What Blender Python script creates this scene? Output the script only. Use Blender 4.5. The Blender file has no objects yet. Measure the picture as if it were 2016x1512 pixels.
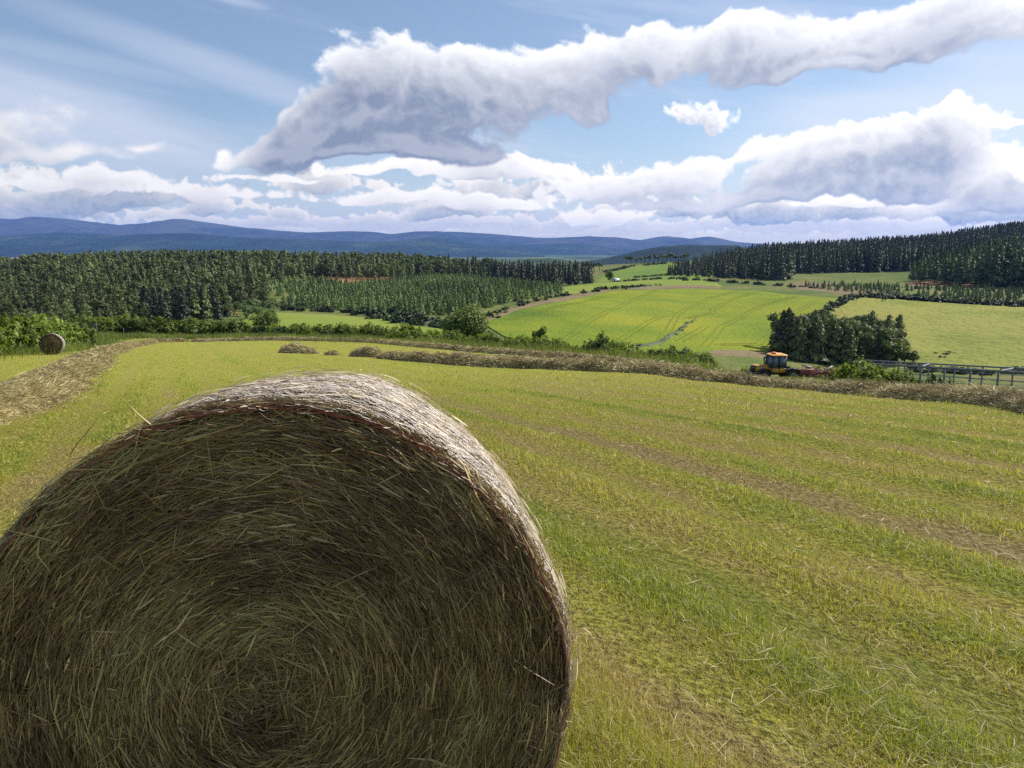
import bpy, math
import numpy as np
from mathutils import Vector

S = bpy.context.scene
COL = S.collection
R = np.random.RandomState
rad = math.radians
EYE = 1.58
F = 1500.0
HOR = 490.0
TH = math.atan((756 - HOR) / F)
SUN_EL, SUN_AZ = 41.0, 62.0        # azimuth clockwise from +Y


def ray(px, py):
    cx, cy = (px - 1008) / F, (756 - py) / F
    return cx, math.cos(TH) + cy * math.sin(TH), cy * math.cos(TH) - math.sin(TH)


def P(px, py, Y):
    """world point seen at photo pixel px,py at forward distance Y"""
    x, y, z = ray(px, py)
    return np.array([x * Y / y, Y, EYE + z * Y / y])


def colx(px, Y):
    """ground X of a photo column near the horizon at distance Y"""
    return (px - 1008) / F * Y * 1.012


# ------------------------------------------------------------------ noise
def vnoise(x, y, seed=0):
    xi, yi = np.floor(x).astype(np.int64), np.floor(y).astype(np.int64)
    xf, yf = x - xi, y - yi
    u, v = xf * xf * (3 - 2 * xf), yf * yf * (3 - 2 * yf)

    def h(a, b):
        n = (a * 374761393 + b * 668265263 + seed * 974711) & 0x7fffffff
        n = ((n ^ (n >> 13)) * 1274126177) & 0x7fffffff
        return ((n ^ (n >> 16)) & 0xffff) / 65535.0
    return (h(xi, yi) * (1 - u) + h(xi + 1, yi) * u) * (1 - v) + (h(xi, yi + 1) * (1 - u) + h(xi + 1, yi + 1) * u) * v


def fbm(x, y, o=4, seed=0):
    s, a, t = 0.0, 1.0, 0.0
    for i in range(o):
        s = s + a * vnoise(x * 2 ** i, y * 2 ** i, seed + i * 17)
        t += a
        a *= 0.5
    return s / t


# ------------------------------------------------------------------ objects
def tag(o, label=None, cat=None, group=None, kind=None):
    if label: o['label'] = label
    if cat: o['category'] = cat
    if group: o['group'] = group
    if kind: o['kind'] = kind
    return o


def link(o, parent=None, loc=None, rz=None, sc=None):
    COL.objects.link(o)
    if parent is not None: o.parent = parent
    if loc is not None: o.location = loc
    if rz is not None: o.rotation_euler = (0, 0, rz)
    if sc is not None: o.scale = sc if hasattr(sc, '__len__') else (sc, sc, sc)
    return o


def empty(name, loc, rz=0.0):
    o = bpy.data.objects.new(name, None)
    o.empty_display_size = 0.2
    return link(o, None, loc, rz)


def meshdata(name, V, polys, mats, mi=None, attrs=None, smooth=False):
    me = bpy.data.meshes.new(name)
    V = np.asarray(V, np.float32).reshape(-1, 3)
    if not isinstance(polys, list) or isinstance(polys[0], tuple): polys = [polys]
    polys = [np.asarray(p, np.int32) for p in polys if len(p)]
    me.vertices.add(len(V))
    me.vertices.foreach_set('co', V.ravel())
    lv = np.concatenate([p.ravel() for p in polys])
    sz = np.concatenate([np.full(len(p), p.shape[1], np.int32) for p in polys])
    st = np.concatenate([[0], np.cumsum(sz)[:-1]]).astype(np.int32)
    me.loops.add(len(lv))
    me.loops.foreach_set('vertex_index', lv)
    me.polygons.add(len(sz))
    me.polygons.foreach_set('loop_start', st)
    me.polygons.foreach_set('loop_total', sz)
    if mi is not None: me.polygons.foreach_set('material_index', np.asarray(mi, np.int32))
    if smooth: me.polygons.foreach_set('use_smooth', np.ones(len(sz), bool))
    for k, a in (attrs or {}).items():
        at = me.attributes.new(k, 'FLOAT', 'POINT')
        at.data.foreach_set('value', np.asarray(a, np.float32).ravel())
    for m in (mats if isinstance(mats, list) else [mats]): me.materials.append(m)
    me.update(calc_edges=True)
    me.validate()
    return me


def mk(name, V, polys, mats, parent=None, loc=None, **kw):
    return link(bpy.data.objects.new(name, meshdata(name, V, polys, mats, **kw)), parent, loc)


class Geo:
    """collects pieces: verts, quads, tris, per-vertex tint, per-face material"""
    def __init__(s): s.V, s.Q, s.T, s.qm, s.tm, s.a, s.n = [], [], [], [], [], [], 0

    def add(s, V, q=None, t=None, tint=0.5, m=0):
        V = np.asarray(V, float).reshape(-1, 3)
        if q is not None and len(q):
            s.Q.append(np.asarray(q) + s.n); s.qm.append(np.full(len(q), m))
        if t is not None and len(t):
            s.T.append(np.asarray(t) + s.n); s.tm.append(np.full(len(t), m))
        s.V.append(V); s.a.append(np.broadcast_to(np.asarray(tint, float), (len(V),)).copy()); s.n += len(V)
        return s

    def data(s, name, mats, smooth=False):
        po, mi = [], []
        if s.Q: po.append(np.concatenate(s.Q)); mi += s.qm
        if s.T: po.append(np.concatenate(s.T)); mi += s.tm
        return meshdata(name, np.concatenate(s.V), po, mats, mi=np.concatenate(mi), attrs={'tint': np.concatenate(s.a)}, smooth=smooth)

    def obj(s, name, mats, parent=None, loc=None, smooth=False, rz=None):
        return link(bpy.data.objects.new(name, s.data(name, mats, smooth)), parent, loc, rz)

    def box(s, c, d, rot=0.0, pitch=0.0, tint=0.5, m=0, bev=0.0, top=(1, 1), shift=(0, 0)):
        """box at centre c, size d; top = scale of upper face, shift = offset of upper face; chamfered vertical edges by bev"""
        x, y, z = np.asarray(d) / 2.0
        b = min(bev, x * .8, y * .8)
        if b > 0:
            o = [(x - b, -y), (x, -y + b), (x, y - b), (x - b, y), (-x + b, y), (-x, y - b), (-x, -y + b), (-x + b, -y)]
        else:
            o = [(x, -y), (x, y), (-x, y), (-x, -y)]
        n = len(o); o = np.array(o)
        rings = []
        zs = [(-z, 1.0)] if b == 0 else [(-z, 1 - b / max(x, y)), (-z + b, 1.0)]
        zt = [(z, 1.0)] if b == 0 else [(z - b, 1.0), (z, 1 - b / max(x, y))]
        for (zz, k) in zs: rings.append(np.c_[o * k, np.full(n, zz)])
        for (zz, k) in zt: rings.append(np.c_[o * k * np.array(top) + np.array(shift), np.full(n, zz)])
        V = np.concatenate(rings)
        cp, sp = math.cos(pitch), math.sin(pitch)
        V = np.c_[V[:, 0] * cp + V[:, 2] * sp, V[:, 1], -V[:, 0] * sp + V[:, 2] * cp]
        cr, sr = math.cos(rot), math.sin(rot)
        V = np.c_[V[:, 0] * cr - V[:, 1] * sr, V[:, 0] * sr + V[:, 1] * cr, V[:, 2]] + np.asarray(c)
        q = []
        for r in range(len(rings) - 1):
            for i in range(n):
                j = (i + 1) % n
                q.append((r * n + i, r * n + j, r * n + n + j, r * n + n + i))
        t = []
        L = (len(rings) - 1) * n
        for i in range(1, n - 1):
            t.append((0, i + 1, i)); t.append((L, L + i, L + i + 1))
        return s.add(V, q, t, tint, m)

    def tube(s, pts, rr, n=8, tint=0.5, m=0):
        pts = np.asarray(pts, float); k = len(pts)
        rr = np.broadcast_to(np.asarray(rr, float), (k,))
        d = np.gradient(pts, axis=0); d /= np.linalg.norm(d, axis=1)[:, None] + 1e-9
        ref = np.array([0.13, 0.31, 0.94]) if abs(d[0, 2]) < .8 else np.array([0.97, .2, .1])
        a = np.cross(d, ref); a /= np.linalg.norm(a, axis=1)[:, None]
        b = np.cross(d, a)
        t = np.linspace(0, 2 * np.pi, n, endpoint=False)
        V = (pts[:, None] + rr[:, None, None] * (np.cos(t)[None, :, None] * a[:, None] + np.sin(t)[None, :, None] * b[:, None])).reshape(-1, 3)
        q = [(r * n + i, r * n + (i + 1) % n, (r + 1) * n + (i + 1) % n, (r + 1) * n + i) for r in range(k - 1) for i in range(n)]
        V = np.concatenate([V, pts[:1], pts[-1:]])
        tr = [((i + 1) % n, i, k * n) for i in range(n)] + [((k - 1) * n + i, (k - 1) * n + (i + 1) % n, k * n + 1) for i in range(n)]
        return s.add(V, q, tr, tint, m)

    def ribbons(s, Pt, W, side, tint=0.5, m=0, taper=True):
        """Pt (N,K,3) centre lines, W (N,) width, side (N,K,3) or (N,1,3) unit side vectors"""
        N, K = Pt.shape[:2]
        w = np.asarray(W, float).reshape(-1, 1, 1) * 0.5
        prof = np.ones(K)
        if taper: prof = np.clip(1.0 - np.abs(np.linspace(-1, 1, K)) ** 4 * .7, .25, 1)
        w = w * prof[None, :, None]
        V = np.stack([Pt - side * w, Pt + side * w], 2).reshape(-1, 3)
        b = (np.arange(N) * K * 2)[:, None] + (np.arange(K - 1) * 2)[None]
        b = b.ravel()
        q = np.stack([b, b + 1, b + 3, b + 2], 1)
        t = np.repeat(np.broadcast_to(np.asarray(tint, float), (N,)), 2 * K)
        return s.add(V, q, None, t, m)

    def cards(s, C, A, B, tint=0.5, m=0):
        """diamond leaves: centres C, half axes A,B (N,3)"""
        N = len(C)
        V = np.stack([C - A, C + B - A * .15, C + A, C - B - A * .15], 1).reshape(-1, 3)
        q = np.arange(N * 4).reshape(N, 4)
        return s.add(V, q, None, np.repeat(np.broadcast_to(np.asarray(tint, float), (N,)), 4), m)


def unit(v): return v / (np.linalg.norm(v, axis=-1, keepdims=True) + 1e-9)


def rdir(rs, n): return unit(rs.normal(size=(n, 3)))


# ------------------------------------------------------------------ node helpers
class NT:
    def __init__(s, tree): s.t = tree; s.t.nodes.clear()

    def n(s, typ, ins=None, **props):
        nd = s.t.nodes.new(typ)
        for k, v in props.items(): setattr(nd, k, v)
        for k, v in (ins or {}).items():
            if hasattr(v, 'is_output'): s.t.links.new(v, nd.inputs[k])
            else: nd.inputs[k].default_value = v
        return nd

    def m(s, op, a, b=0.0, c=None, clamp=False):
        ins = {0: a, 1: b}
        if c is not None: ins[2] = c
        return s.n('ShaderNodeMath', ins, operation=op, use_clamp=clamp).outputs[0]

    def vm(s, op, a, b=(0, 0, 0), out=0):
        return s.n('ShaderNodeVectorMath', {0: a, 1: b}, operation=op).outputs[out]

    def chain(s, vec, after):
        """vec unchanged, but evaluated after `after` (keeps the shader's working memory small)"""
        return s.n('ShaderNodeVectorMath', {0: after, 1: (1e-9, 1e-9, 1e-9), 2: vec}, operation='MULTIPLY_ADD').outputs[0]

    def noise(s, vec, scale, detail=4, rough=.55, out=0, **kw):
        return s.n('ShaderNodeTexNoise', {'Vector': vec, 'Scale': scale, 'Detail': detail, 'Roughness': rough}, **kw).outputs[out]

    def rng(s, v, a, b, c=0.0, d=1.0, smooth=True):
        nd = s.n('ShaderNodeMapRange', {'Value': v, 'From Min': a, 'From Max': b, 'To Min': c, 'To Max': d})
        if smooth: nd.interpolation_type = 'SMOOTHSTEP'
        return nd.outputs[0]

    def mix(s, f, a, b, blend='MIX'):
        nd = s.n('ShaderNodeMix', data_type='RGBA', blend_type=blend)
        for i, v in ((0, f), (6, a), (7, b)):
            if hasattr(v, 'is_output'): s.t.links.new(v, nd.inputs[i])
            else: nd.inputs[i].default_value = v if i == 0 else (tuple(v) + (1,))[:4]
        return nd.outputs[2]

    def ramp(s, f, stops, interp='LINEAR'):
        nd = s.n('ShaderNodeValToRGB', {0: f})
        nd.color_ramp.interpolation = interp
        el = nd.color_ramp.elements
        while len(el) < len(stops): el.new(0.5)
        for e, (p, c) in zip(el, stops):
            e.position = p; e.color = (tuple(c) + (1,))[:4]
        return nd.outputs[0]


def newmat(name):
    m = bpy.data.materials.new(name); m.use_nodes = True
    t = NT(m.node_tree)
    t.out = t.n('ShaderNodeOutputMaterial')
    return m, t


def finish(t, col, rough=.8, spec=.2, trans=0.0, bump=None, bdist=.1, bstr=1.0, metal=0.0, tcol=None):
    ins = {'Base Color': col, 'Roughness': rough, 'Specular IOR Level': spec, 'Metallic': metal}
    if bump is not None:
        ins['Normal'] = t.n('ShaderNodeBump', {'Height': bump, 'Distance': bdist, 'Strength': bstr}).outputs[0]
    if not hasattr(col, 'is_output'): ins['Base Color'] = (tuple(col) + (1,))[:4]
    sh = t.n('ShaderNodeBsdfPrincipled', ins).outputs[0]
    if trans > 0:
        c2 = tcol if tcol is not None else ins['Base Color']
        tr = t.n('ShaderNodeBsdfTranslucent', {'Color': c2}).outputs[0]
        sh = t.n('ShaderNodeMixShader', {0: trans, 1: sh, 2: tr}).outputs[0]
    t.t.links.new(sh, t.out.inputs[0])


def pos(t): return t.n('ShaderNodeNewGeometry').outputs['Position']


def attr(t, name): return t.n('ShaderNodeAttribute', attribute_name=name).outputs['Fac']


def plain(name, c, rough=.5, spec=.4, metal=0.0, vary=.25, scale=6.0, dirt=None):
    m, t = newmat(name)
    co = t.n('ShaderNodeTexCoord').outputs['Object']
    nz = t.noise(co, scale, 5)
    c2 = tuple(x * (1 - vary) for x in c) if dirt is None else dirt
    finish(t, t.mix(t.rng(nz, .4, .65), c, c2), rough, spec, metal=metal)
    return m


def foliage(name, ca, cb, trans=.3, rough=.65, wscale=.05, wvar=.35, spec=.25):
    """tint attribute picks between two greens; each plant differs a little; slow patches over the ground"""
    m, t = newmat(name)
    a = attr(t, 'tint')
    c = t.mix(a, ca, cb)
    oi = t.n('ShaderNodeObjectInfo').outputs['Random']
    nz = t.noise(pos(t), wscale, 2)
    k = t.m('ADD', t.rng(nz, .3, .7, 1 - wvar, 1 + wvar), t.m('MULTIPLY', t.m('SUBTRACT', oi, .5), .35))
    kk = t.n('ShaderNodeCombineColor', {0: k, 1: k, 2: k}).outputs[0]
    c = t.mix(1.0, c, kk, 'MULTIPLY')
    tc = t.mix(1.0, c, (1.25, 1.15, .45), 'MULTIPLY')
    finish(t, c, rough, spec, trans, tcol=tc)
    return m


# ------------------------------------------------------------------ terrain
SL = -0.104


def plane(y): return SL * y


CTRL = []
for px in (-250, 250, 600, 900):
    for Y in (10, 20, 34, 50): CTRL.append((px, Y, plane(Y)))
for px, Y in ((-250, 70), (150, 70), (350, 70), (600, 70), (400, 84), (250, 84), (750, 60), (1000, 42), (1200, 33), (1350, 27), (1500, 20), (1800, 16), (2016, 13),
              (2400, 10), (1200, 18), (1500, 12), (2016, 8)): CTRL.append((px, Y, plane(Y)))
for px, py, Y in (
        (-200, 652, 90), (120, 659, 90), (300, 661, 98), (500, 664, 97), (700, 670, 80), (850, 678, 68), (1000, 690, 55), (1200, 706, 47), (1400, 733, 42),
        (1515, 747, 70), (1600, 747.5, 70), (1750, 758, 66), (1900, 766, 64), (2016, 772, 62), (2300, 785, 55), (1515, 766, 40), (1620, 772, 40), (1850, 788, 32), (2016, 797, 30), (1750, 774, 44), (1620, 765, 55), (1850, 776, 50),
        (700, 655, 150), (540, 655, 150), (560, 620, 230), (860, 646, 190), (720, 622, 235), (0, 645, 150), (-250, 650, 150), (300, 650, 150),
        (0, 618, 235), (200, 612, 245), (400, 614, 240), (0, 552, 480), (300, 540, 600), (500, 537, 640), (700, 553, 470), (560, 576, 350), (-300, 555, 500),
        (900, 556, 460), (1050, 569, 390), (700, 536, 680), (900, 539, 620), (1100, 560, 450), (1165, 560, 420),
        (960, 643, 215), (1100, 596, 290), (1200, 574, 365), (1340, 569, 400), (1480, 573, 390), (1655, 591, 320), (1540, 655, 230), (1400, 692, 180), (1200, 692, 172), (1060, 684, 165),
        (1250, 620, 270), (1450, 625, 270), (1300, 660, 210), (1700, 590, 325), (2016, 606, 300), (2300, 615, 290), (1800, 713, 190), (1660, 713, 190), (2016, 716, 185), (2300, 720, 180),
        (1310, 546, 520), (1530, 554, 475), (1770, 541, 560), (1700, 566, 430), (1780, 562, 460), (2016, 568, 440), (2300, 570, 440),
        (1205, 556, 520), (1170, 536, 690), (1280, 517, 850), (1450, 510, 860), (1380, 530, 640)):
    p = P(px, py, Y); CTRL.append((px, Y, p[2]))
for px, Y, z in ((-300, 1000, -38), (300, 1000, -38), (700, 1000, -36), (1000, 1000, -30), (1150, 950, -20), (1600, 800, -9), (1800, 900, 0), (2016, 1000, 21), (2350, 1000, 45),
                 (1300, 1300, -30), (1600, 1400, -20), (2016, 1500, 5), (2350, 1600, 20)):
    CTRL.append((px, Y, z))
for px in (-300, 300, 900, 1500, 2000, 2350):
    for Y, z in ((2200, -66), (5000, -72), (12000, -72), (19000, -72)): CTRL.append((px, Y, z))
CT = np.array(CTRL, float)


def tpsx(px, Y): return np.stack([(px - 1008) / F * 2.2, np.log(Y) * 1.0], -1)


def ker(r2): return 0.5 * r2 * np.log(r2 + 1e-12)


_A = tpsx(CT[:, 0], CT[:, 1])
_n = len(_A)
_K = ker(((_A[:, None] - _A[None]) ** 2).sum(-1)) + np.eye(_n) * 2e-4
_Pm = np.c_[np.ones(_n), _A]
_M = np.block([[_K, _Pm], [_Pm.T, np.zeros((3, 3))]])
_W = np.linalg.solve(_M, np.r_[CT[:, 2], 0, 0, 0])


def gz(x, y):
    """ground height"""
    x, y = np.atleast_1d(np.asarray(x, float)), np.atleast_1d(np.asarray(y, float))
    sh = np.broadcast(x, y).shape
    x, y = np.broadcast_to(x, sh).ravel(), np.broadcast_to(y, sh).ravel()
    yy = np.maximum(y, 8.0)
    px = np.clip(x / yy / 1.012, -1.0, 1.0) * F + 1008
    B = tpsx(px, yy)
    out = np.empty(len(x))
    for i in range(0, len(x), 20000):
        b = B[i:i + 20000]
        out[i:i + 20000] = ker(((b[:, None] - _A[None]) ** 2).sum(-1)) @ _W[:_n] + _W[_n] + b @ _W[_n + 1:]
    w = np.clip((y - 12) / 14, 0, 1); w = w * w * (3 - 2 * w)
    z = plane(y) * (1 - w) + out * w
    far = np.clip((y - 60) / 200, 0, 1)
    tt = .912 * x + .41 * y
    z = z + np.sin(tt * 5.6) * .028 * np.clip((40 - y) / 20, 0, 1)
    z = z + (fbm(x / 60, y / 60, 3, 5) - .5) * 1.5 * far + (fbm(x / 1.3, y / 1.3, 3, 9) - .5) * .05 * (1 - far)
    return z.reshape(sh)


def gz1(x, y): return float(gz(x, y).ravel()[0])


def grid_faces(a, b):
    i = np.arange(a - 1)[:, None] * b + np.arange(b - 1)[None]
    i = i.ravel()
    return np.stack([i, i + 1, i + b + 1, i + b], 1)


def resample(poly, n):
    p = np.asarray(poly, float)
    d = np.r_[0, np.cumsum(np.linalg.norm(np.diff(p, axis=0), axis=1))]
    t = np.linspace(0, d[-1], n)
    q = np.stack([np.interp(t, d, p[:, k]) for k in range(p.shape[1])], 1)
    for _ in range(max(1, n // 60)):                      # soften the corners
        q[1:-1] = (q[:-2] + 2 * q[1:-1] + q[2:]) / 4
    return q


def patch(name, A, B, na, nb, off, mat, label, cat=None, wob=0.0, seed=1, ys=None):
    """sheet of ground lofted between two plan polylines A and B"""
    a, b = resample(A, na), resample(B, na)
    t = np.linspace(0, 1, nb)
    XY = a[:, None] * (1 - t)[None, :, None] + b[:, None] * t[None, :, None]
    if wob:
        XY = XY + (np.stack([fbm(XY[..., 0] / 9, XY[..., 1] / 9, 3, seed), fbm(XY[..., 0] / 9, XY[..., 1] / 9, 3, seed + 9)], -1) - .5) * wob
    X, Y = XY[..., 0].ravel(), XY[..., 1].ravel()
    rim = np.ones((na, nb)); rim[0] = rim[-1] = 0; rim[:, 0] = rim[:, -1] = 0
    Z = gz(X, Y) + np.where(rim.ravel() > 0, off, -.25)      # the edge dips into the ground
    V = np.c_[X, Y, Z]
    f = grid_faces(na, nb)
    v0, v1, v2 = V[f[0, 0]], V[f[0, 1]], V[f[0, 2]]
    if np.cross(v1 - v0, v2 - v0)[2] < 0: f = f[:, ::-1]
    o = mk(name, V, f, mat, smooth=True)
    return tag(o, label, cat or name.replace('_', ' '), kind='structure')


def pl(*pts):
    """plan polyline from (photo column, distance)"""
    return [(colx(px, Y), Y) for px, Y in pts]


# ------------------------------------------------------------------ materials of the setting
def field_color(t):
    """mown hay field: green, yellow and dry stripes that run along the mowing rows"""
    p = pos(t)
    tt = t.vm('DOT_PRODUCT', p, (.912, .41, 0), out=1)      # across the rows
    ss = t.vm('DOT_PRODUCT', p, (-.41, .912, 0), out=1)     # along the rows
    w = t.m('ADD', tt, t.m('MULTIPLY', t.m('SUBTRACT', t.noise(p, .5, 2), .5), .9))
    v = t.n('ShaderNodeCombineXYZ', {0: t.m('MULTIPLY', w, 1.0), 1: t.m('MULTIPLY', ss, .09), 2: 0.0}).outputs[0]
    st = t.m('SINE', t.m('MULTIPLY', w, 5.6))
    n1 = t.m('ADD', t.noise(v, .95, 3, .6), t.m('ADD', t.m('MULTIPLY', st, -.070), t.m('MULTIPLY', t.m('SINE', t.m('MULTIPLY', w, 13.1)), -.022)))
    n2 = t.noise(p, .9, 4, .6)
    g = t.ramp(t.m('ADD', t.m('MULTIPLY', n1, .7), t.m('MULTIPLY', n2, .3)), [
        (.33, (.150, .205, .032)), (.41, (.235, .258, .044)), (.49, (.290, .282, .056)), (.57, (.305, .262, .080)), (.68, (.310, .238, .112))])
    # one raked-bare line across the rows at 5.3 m
    br = t.m('ABSOLUTE', t.m('SUBTRACT', w, 5.35))
    g = t.mix(t.m('MULTIPLY', t.rng(br, .40, .05), .5), g, (.25, .19, .105))
    br2 = t.m('ABSOLUTE', t.m('SUBTRACT', w, 2.9))
    g = t.mix(t.m('MULTIPLY', t.rng(br2, .35, .1), .35), g, (.10, .155, .03))
    # fresher growth further down the field
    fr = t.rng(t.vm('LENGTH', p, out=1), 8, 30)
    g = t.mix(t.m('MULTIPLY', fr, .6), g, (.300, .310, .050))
    return g, p, n2


M = {}


def setting_materials():
    m, t = newmat('mown_hay_field')
    g, p, n2 = field_color(t)
    fine = t.noise(p, 22, 4, .65)
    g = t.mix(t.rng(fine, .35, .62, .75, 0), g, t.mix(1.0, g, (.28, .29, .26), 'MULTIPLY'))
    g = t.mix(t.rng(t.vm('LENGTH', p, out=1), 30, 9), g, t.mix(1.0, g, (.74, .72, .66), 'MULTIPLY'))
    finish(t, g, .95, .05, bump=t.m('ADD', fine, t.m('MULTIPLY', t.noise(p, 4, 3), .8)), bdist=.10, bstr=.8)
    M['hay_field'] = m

    m, t = newmat('grass_blade')
    g, p, n2 = field_color(t)
    a = attr(t, 'tint')
    g = t.mix(t.rng(a, .50, .78), g, (.30, .235, .115))
    g = t.mix(t.rng(a, .35, .05, 0, .6), g, (.085, .145, .02))
    k = t.m('ADD', .70, t.m('MULTIPLY', t.m('FRACT', t.m('MULTIPLY', a, 17.3)), 1.15))
    g = t.mix(1.0, g, t.n('ShaderNodeCombineColor', {0: k, 1: k, 2: t.m('MULTIPLY', k, .85)}).outputs[0], 'MULTIPLY')
    finish(t, g, .55, .3, .38, tcol=t.mix(1.0, g, (1.2, 1.2, .5), 'MULTIPLY'))
    M['blade'] = m

    m, t = newmat('rough_ground')
    p = pos(t)
    n1 = t.noise(p, .03, 5, .6); n2 = t.noise(p, .4, 4, .6)
    g = t.ramp(t.m('ADD', t.m('MULTIPLY', n1, .6), t.m('MULTIPLY', n2, .4)), [
        (.35, (.050, .085, .022)), (.48, (.085, .115, .03)), (.55, (.13, .13, .045)), (.66, (.17, .125, .065))])
    finish(t, g, .95, .05, bump=n2, bdist=.6)
    M['rough'] = m

    def crop(name, stops, s1, s2, bd, str_=1.0):
        m, t = newmat(name)
        p = pos(t)
        n1 = t.noise(p, s1, 4, .55); n2 = t.noise(p, s2, 4, .65)
        g = t.ramp(t.m('ADD', t.m('MULTIPLY', n1, .65), t.m('MULTIPLY', n2, .35)), stops)
        finish(t, g, .9, .05, bump=t.m('ADD', n2, t.m('MULTIPLY', n1, 1.5)), bdist=bd, bstr=str_)
        return m
    M['barley'] = crop('ripening_barley', [(.36, (.082, .132, .018)), (.45, (.130, .178, .018)), (.55, (.190, .212, .020)), (.66, (.245, .235, .025))], .022, .9, .7)
    M['tram'] = crop('wheel_track', [(.3, (.095, .14, .014)), (.7, (.13, .165, .018))], .1, .8, .3)
    M['pasture'] = crop('cropped_pasture', [(.36, (.115, .145, .030)), (.47, (.170, .185, .038)), (.56, (.205, .205, .048)), (.68, (.185, .165, .05))], .03, .35, 1.2, .9)
    M['meadow'] = crop('green_meadow', [(.36, (.12, .17, .028)), (.5, (.15, .195, .034)), (.66, (.19, .20, .045))], .03, .8, .25)
    M['lush'] = crop('lush_green_field', [(.36, (.085, .145, .024)), (.5, (.105, .165, .028)), (.66, (.14, .17, .036))], .02, .4, .3)
    M['heath'] = crop('dry_heath', [(.36, (.10, .10, .042)), (.48, (.145, .115, .062)), (.56, (.18, .135, .085)), (.66, (.12, .125, .045))], .05, .5, .6)
    M['needle'] = crop('pine_needle_floor', [(.36, (.16, .085, .05)), (.5, (.25, .13, .075)), (.66, (.17, .12, .05))], .05, .5, .6)
    M['drain'] = crop('rushy_drain', [(.36, (.045, .075, .03)), (.5, (.085, .11, .055)), (.66, (.15, .165, .10))], .12, .6, .5)

    def hillm(name, stops, s):
        m, t = newmat(name)
        p = pos(t)
        q = t.vm('MULTIPLY', p, (1, 1, 2.5))
        n1 = t.noise(q, s, 6, .6); n2 = t.noise(q, s * 8, 4, .6)
        g = t.ramp(t.m('ADD', t.m('MULTIPLY', n1, .7), t.m('MULTIPLY', n2, .3)), stops)
        finish(t, g, .95, .03)
        return m
    M['moor'] = hillm('heather_moor', [(.38, (.020, .023, .018)), (.48, (.036, .037, .030)), (.55, (.064, .057, .046)), (.66, (.048, .055, .034))], .0007)
    M['woodhill'] = hillm('wooded_hill', [(.40, (.012, .020, .014)), (.52, (.020, .032, .020)), (.60, (.035, .050, .026)), (.72, (.075, .09, .04))], .0012)
    M['valley'] = hillm('valley_farmland', [(.36, (.02, .035, .02)), (.47, (.045, .07, .03)), (.54, (.11, .14, .05)), (.62, (.03, .05, .025)), (.72, (.16, .17, .07))], .0022)
    M['smallhill'] = hillm('small_hill', [(.38, (.02, .035, .02)), (.50, (.04, .06, .028)), (.56, (.10, .13, .05)), (.66, (.12, .14, .06))], .006)


# ------------------------------------------------------------------ sky
# cloud shapes: centre and radii in photo pixels, tilt (deg, rising to the right), weight, flatness of the base
BIG = [(590, 270, 165, 60, 36, 1.0, 1.3), (730, 165, 120, 92, 25, 1.0, 1.0), (890, 178, 190, 98, 0, 1.1, 1.0), (1085, 185, 125, 88, 10, 1.0, 1.0), (1280, 118, 220, 50, 9, .85, 1.2),
       (1540, 80, 270, 58, 10, .95, 1.2), (1850, 34, 270, 66, 4, 1.05, 1.1), (2150, 30, 200, 60, 0, 1.0, 1.1), (550, 318, 170, 34, 5, 1.0, 2.0), (780, 300, 140, 60, -6, 1.0, 1.5), (700, 245, 170, 90, 20, 1.1, 1.0),
       (1720, 94, 150, 15, 3, .7, 1.2), (1570, 122, 120, 15, 8, .6, 1.2), (620, 290, 150, 60, 20, 1.1, 1.6), (830, 318, 150, 40, -3, 1.0, 1.8), (660, 325, 190, 36, 2, 1.0, 2.0)]
PUFF = [(1345, 226, 52, 30, 8, .9, 1.4), (1395, 228, 56, 34, -10, .9, 1.1), (1425, 244, 30, 22, -30, .7, 1.0)]
LOWER = [(1866, 285, 42, 76, 0, .95, 1.0), (1650, 318, 270, 54, 10, .95, 1.6), (1270, 348, 240, 46, 9, .9, 1.8), (980, 345, 190, 30, 2, .85, 2.2), (1500, 388, 270, 28, 0, .85, 1.5), (1790, 356, 230, 50, 4, .9, 1.6),
         (1960, 246, 110, 9, -4, .5, 1.0), (780, 345, 170, 22, 0, .8, 2.0)]
BANK = [(1990, 368, 150, 54, 8, 1.0, 1.8), (2180, 330, 180, 60, 0, .9, 1.8), (1700, 408, 220, 26, 0, .8, 2.4), (800, 396, 170, 28, 2, .85, 2.4), (980, 402, 120, 24, 2, .7, 2.4), (580, 352, 190, 11, 0, .7, 1.5), (1230, 425, 150, 22, 0, .7, 2.4),
        (190, 365, 130, 26, 0, .6, 2.2), (420, 385, 170, 22, 0, .6, 2.2), (60, 385, 150, 20, 0, .55, 2.2)]
SOFT = [(15, 250, 130, 76, -14, .85, 1.3), (110, 312, 170, 30, -3, .75, 1.2), (265, 312, 70, 16, 0, .6, 1.2), (-120, 260, 140, 80, 0, .9, 1.3)]


def azel(px, py):
    x, y, z = ray(px, py)
    l = math.sqrt(x * x + y * y + z * z)
    return math.atan2(x, y), math.asin(z / l)


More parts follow.
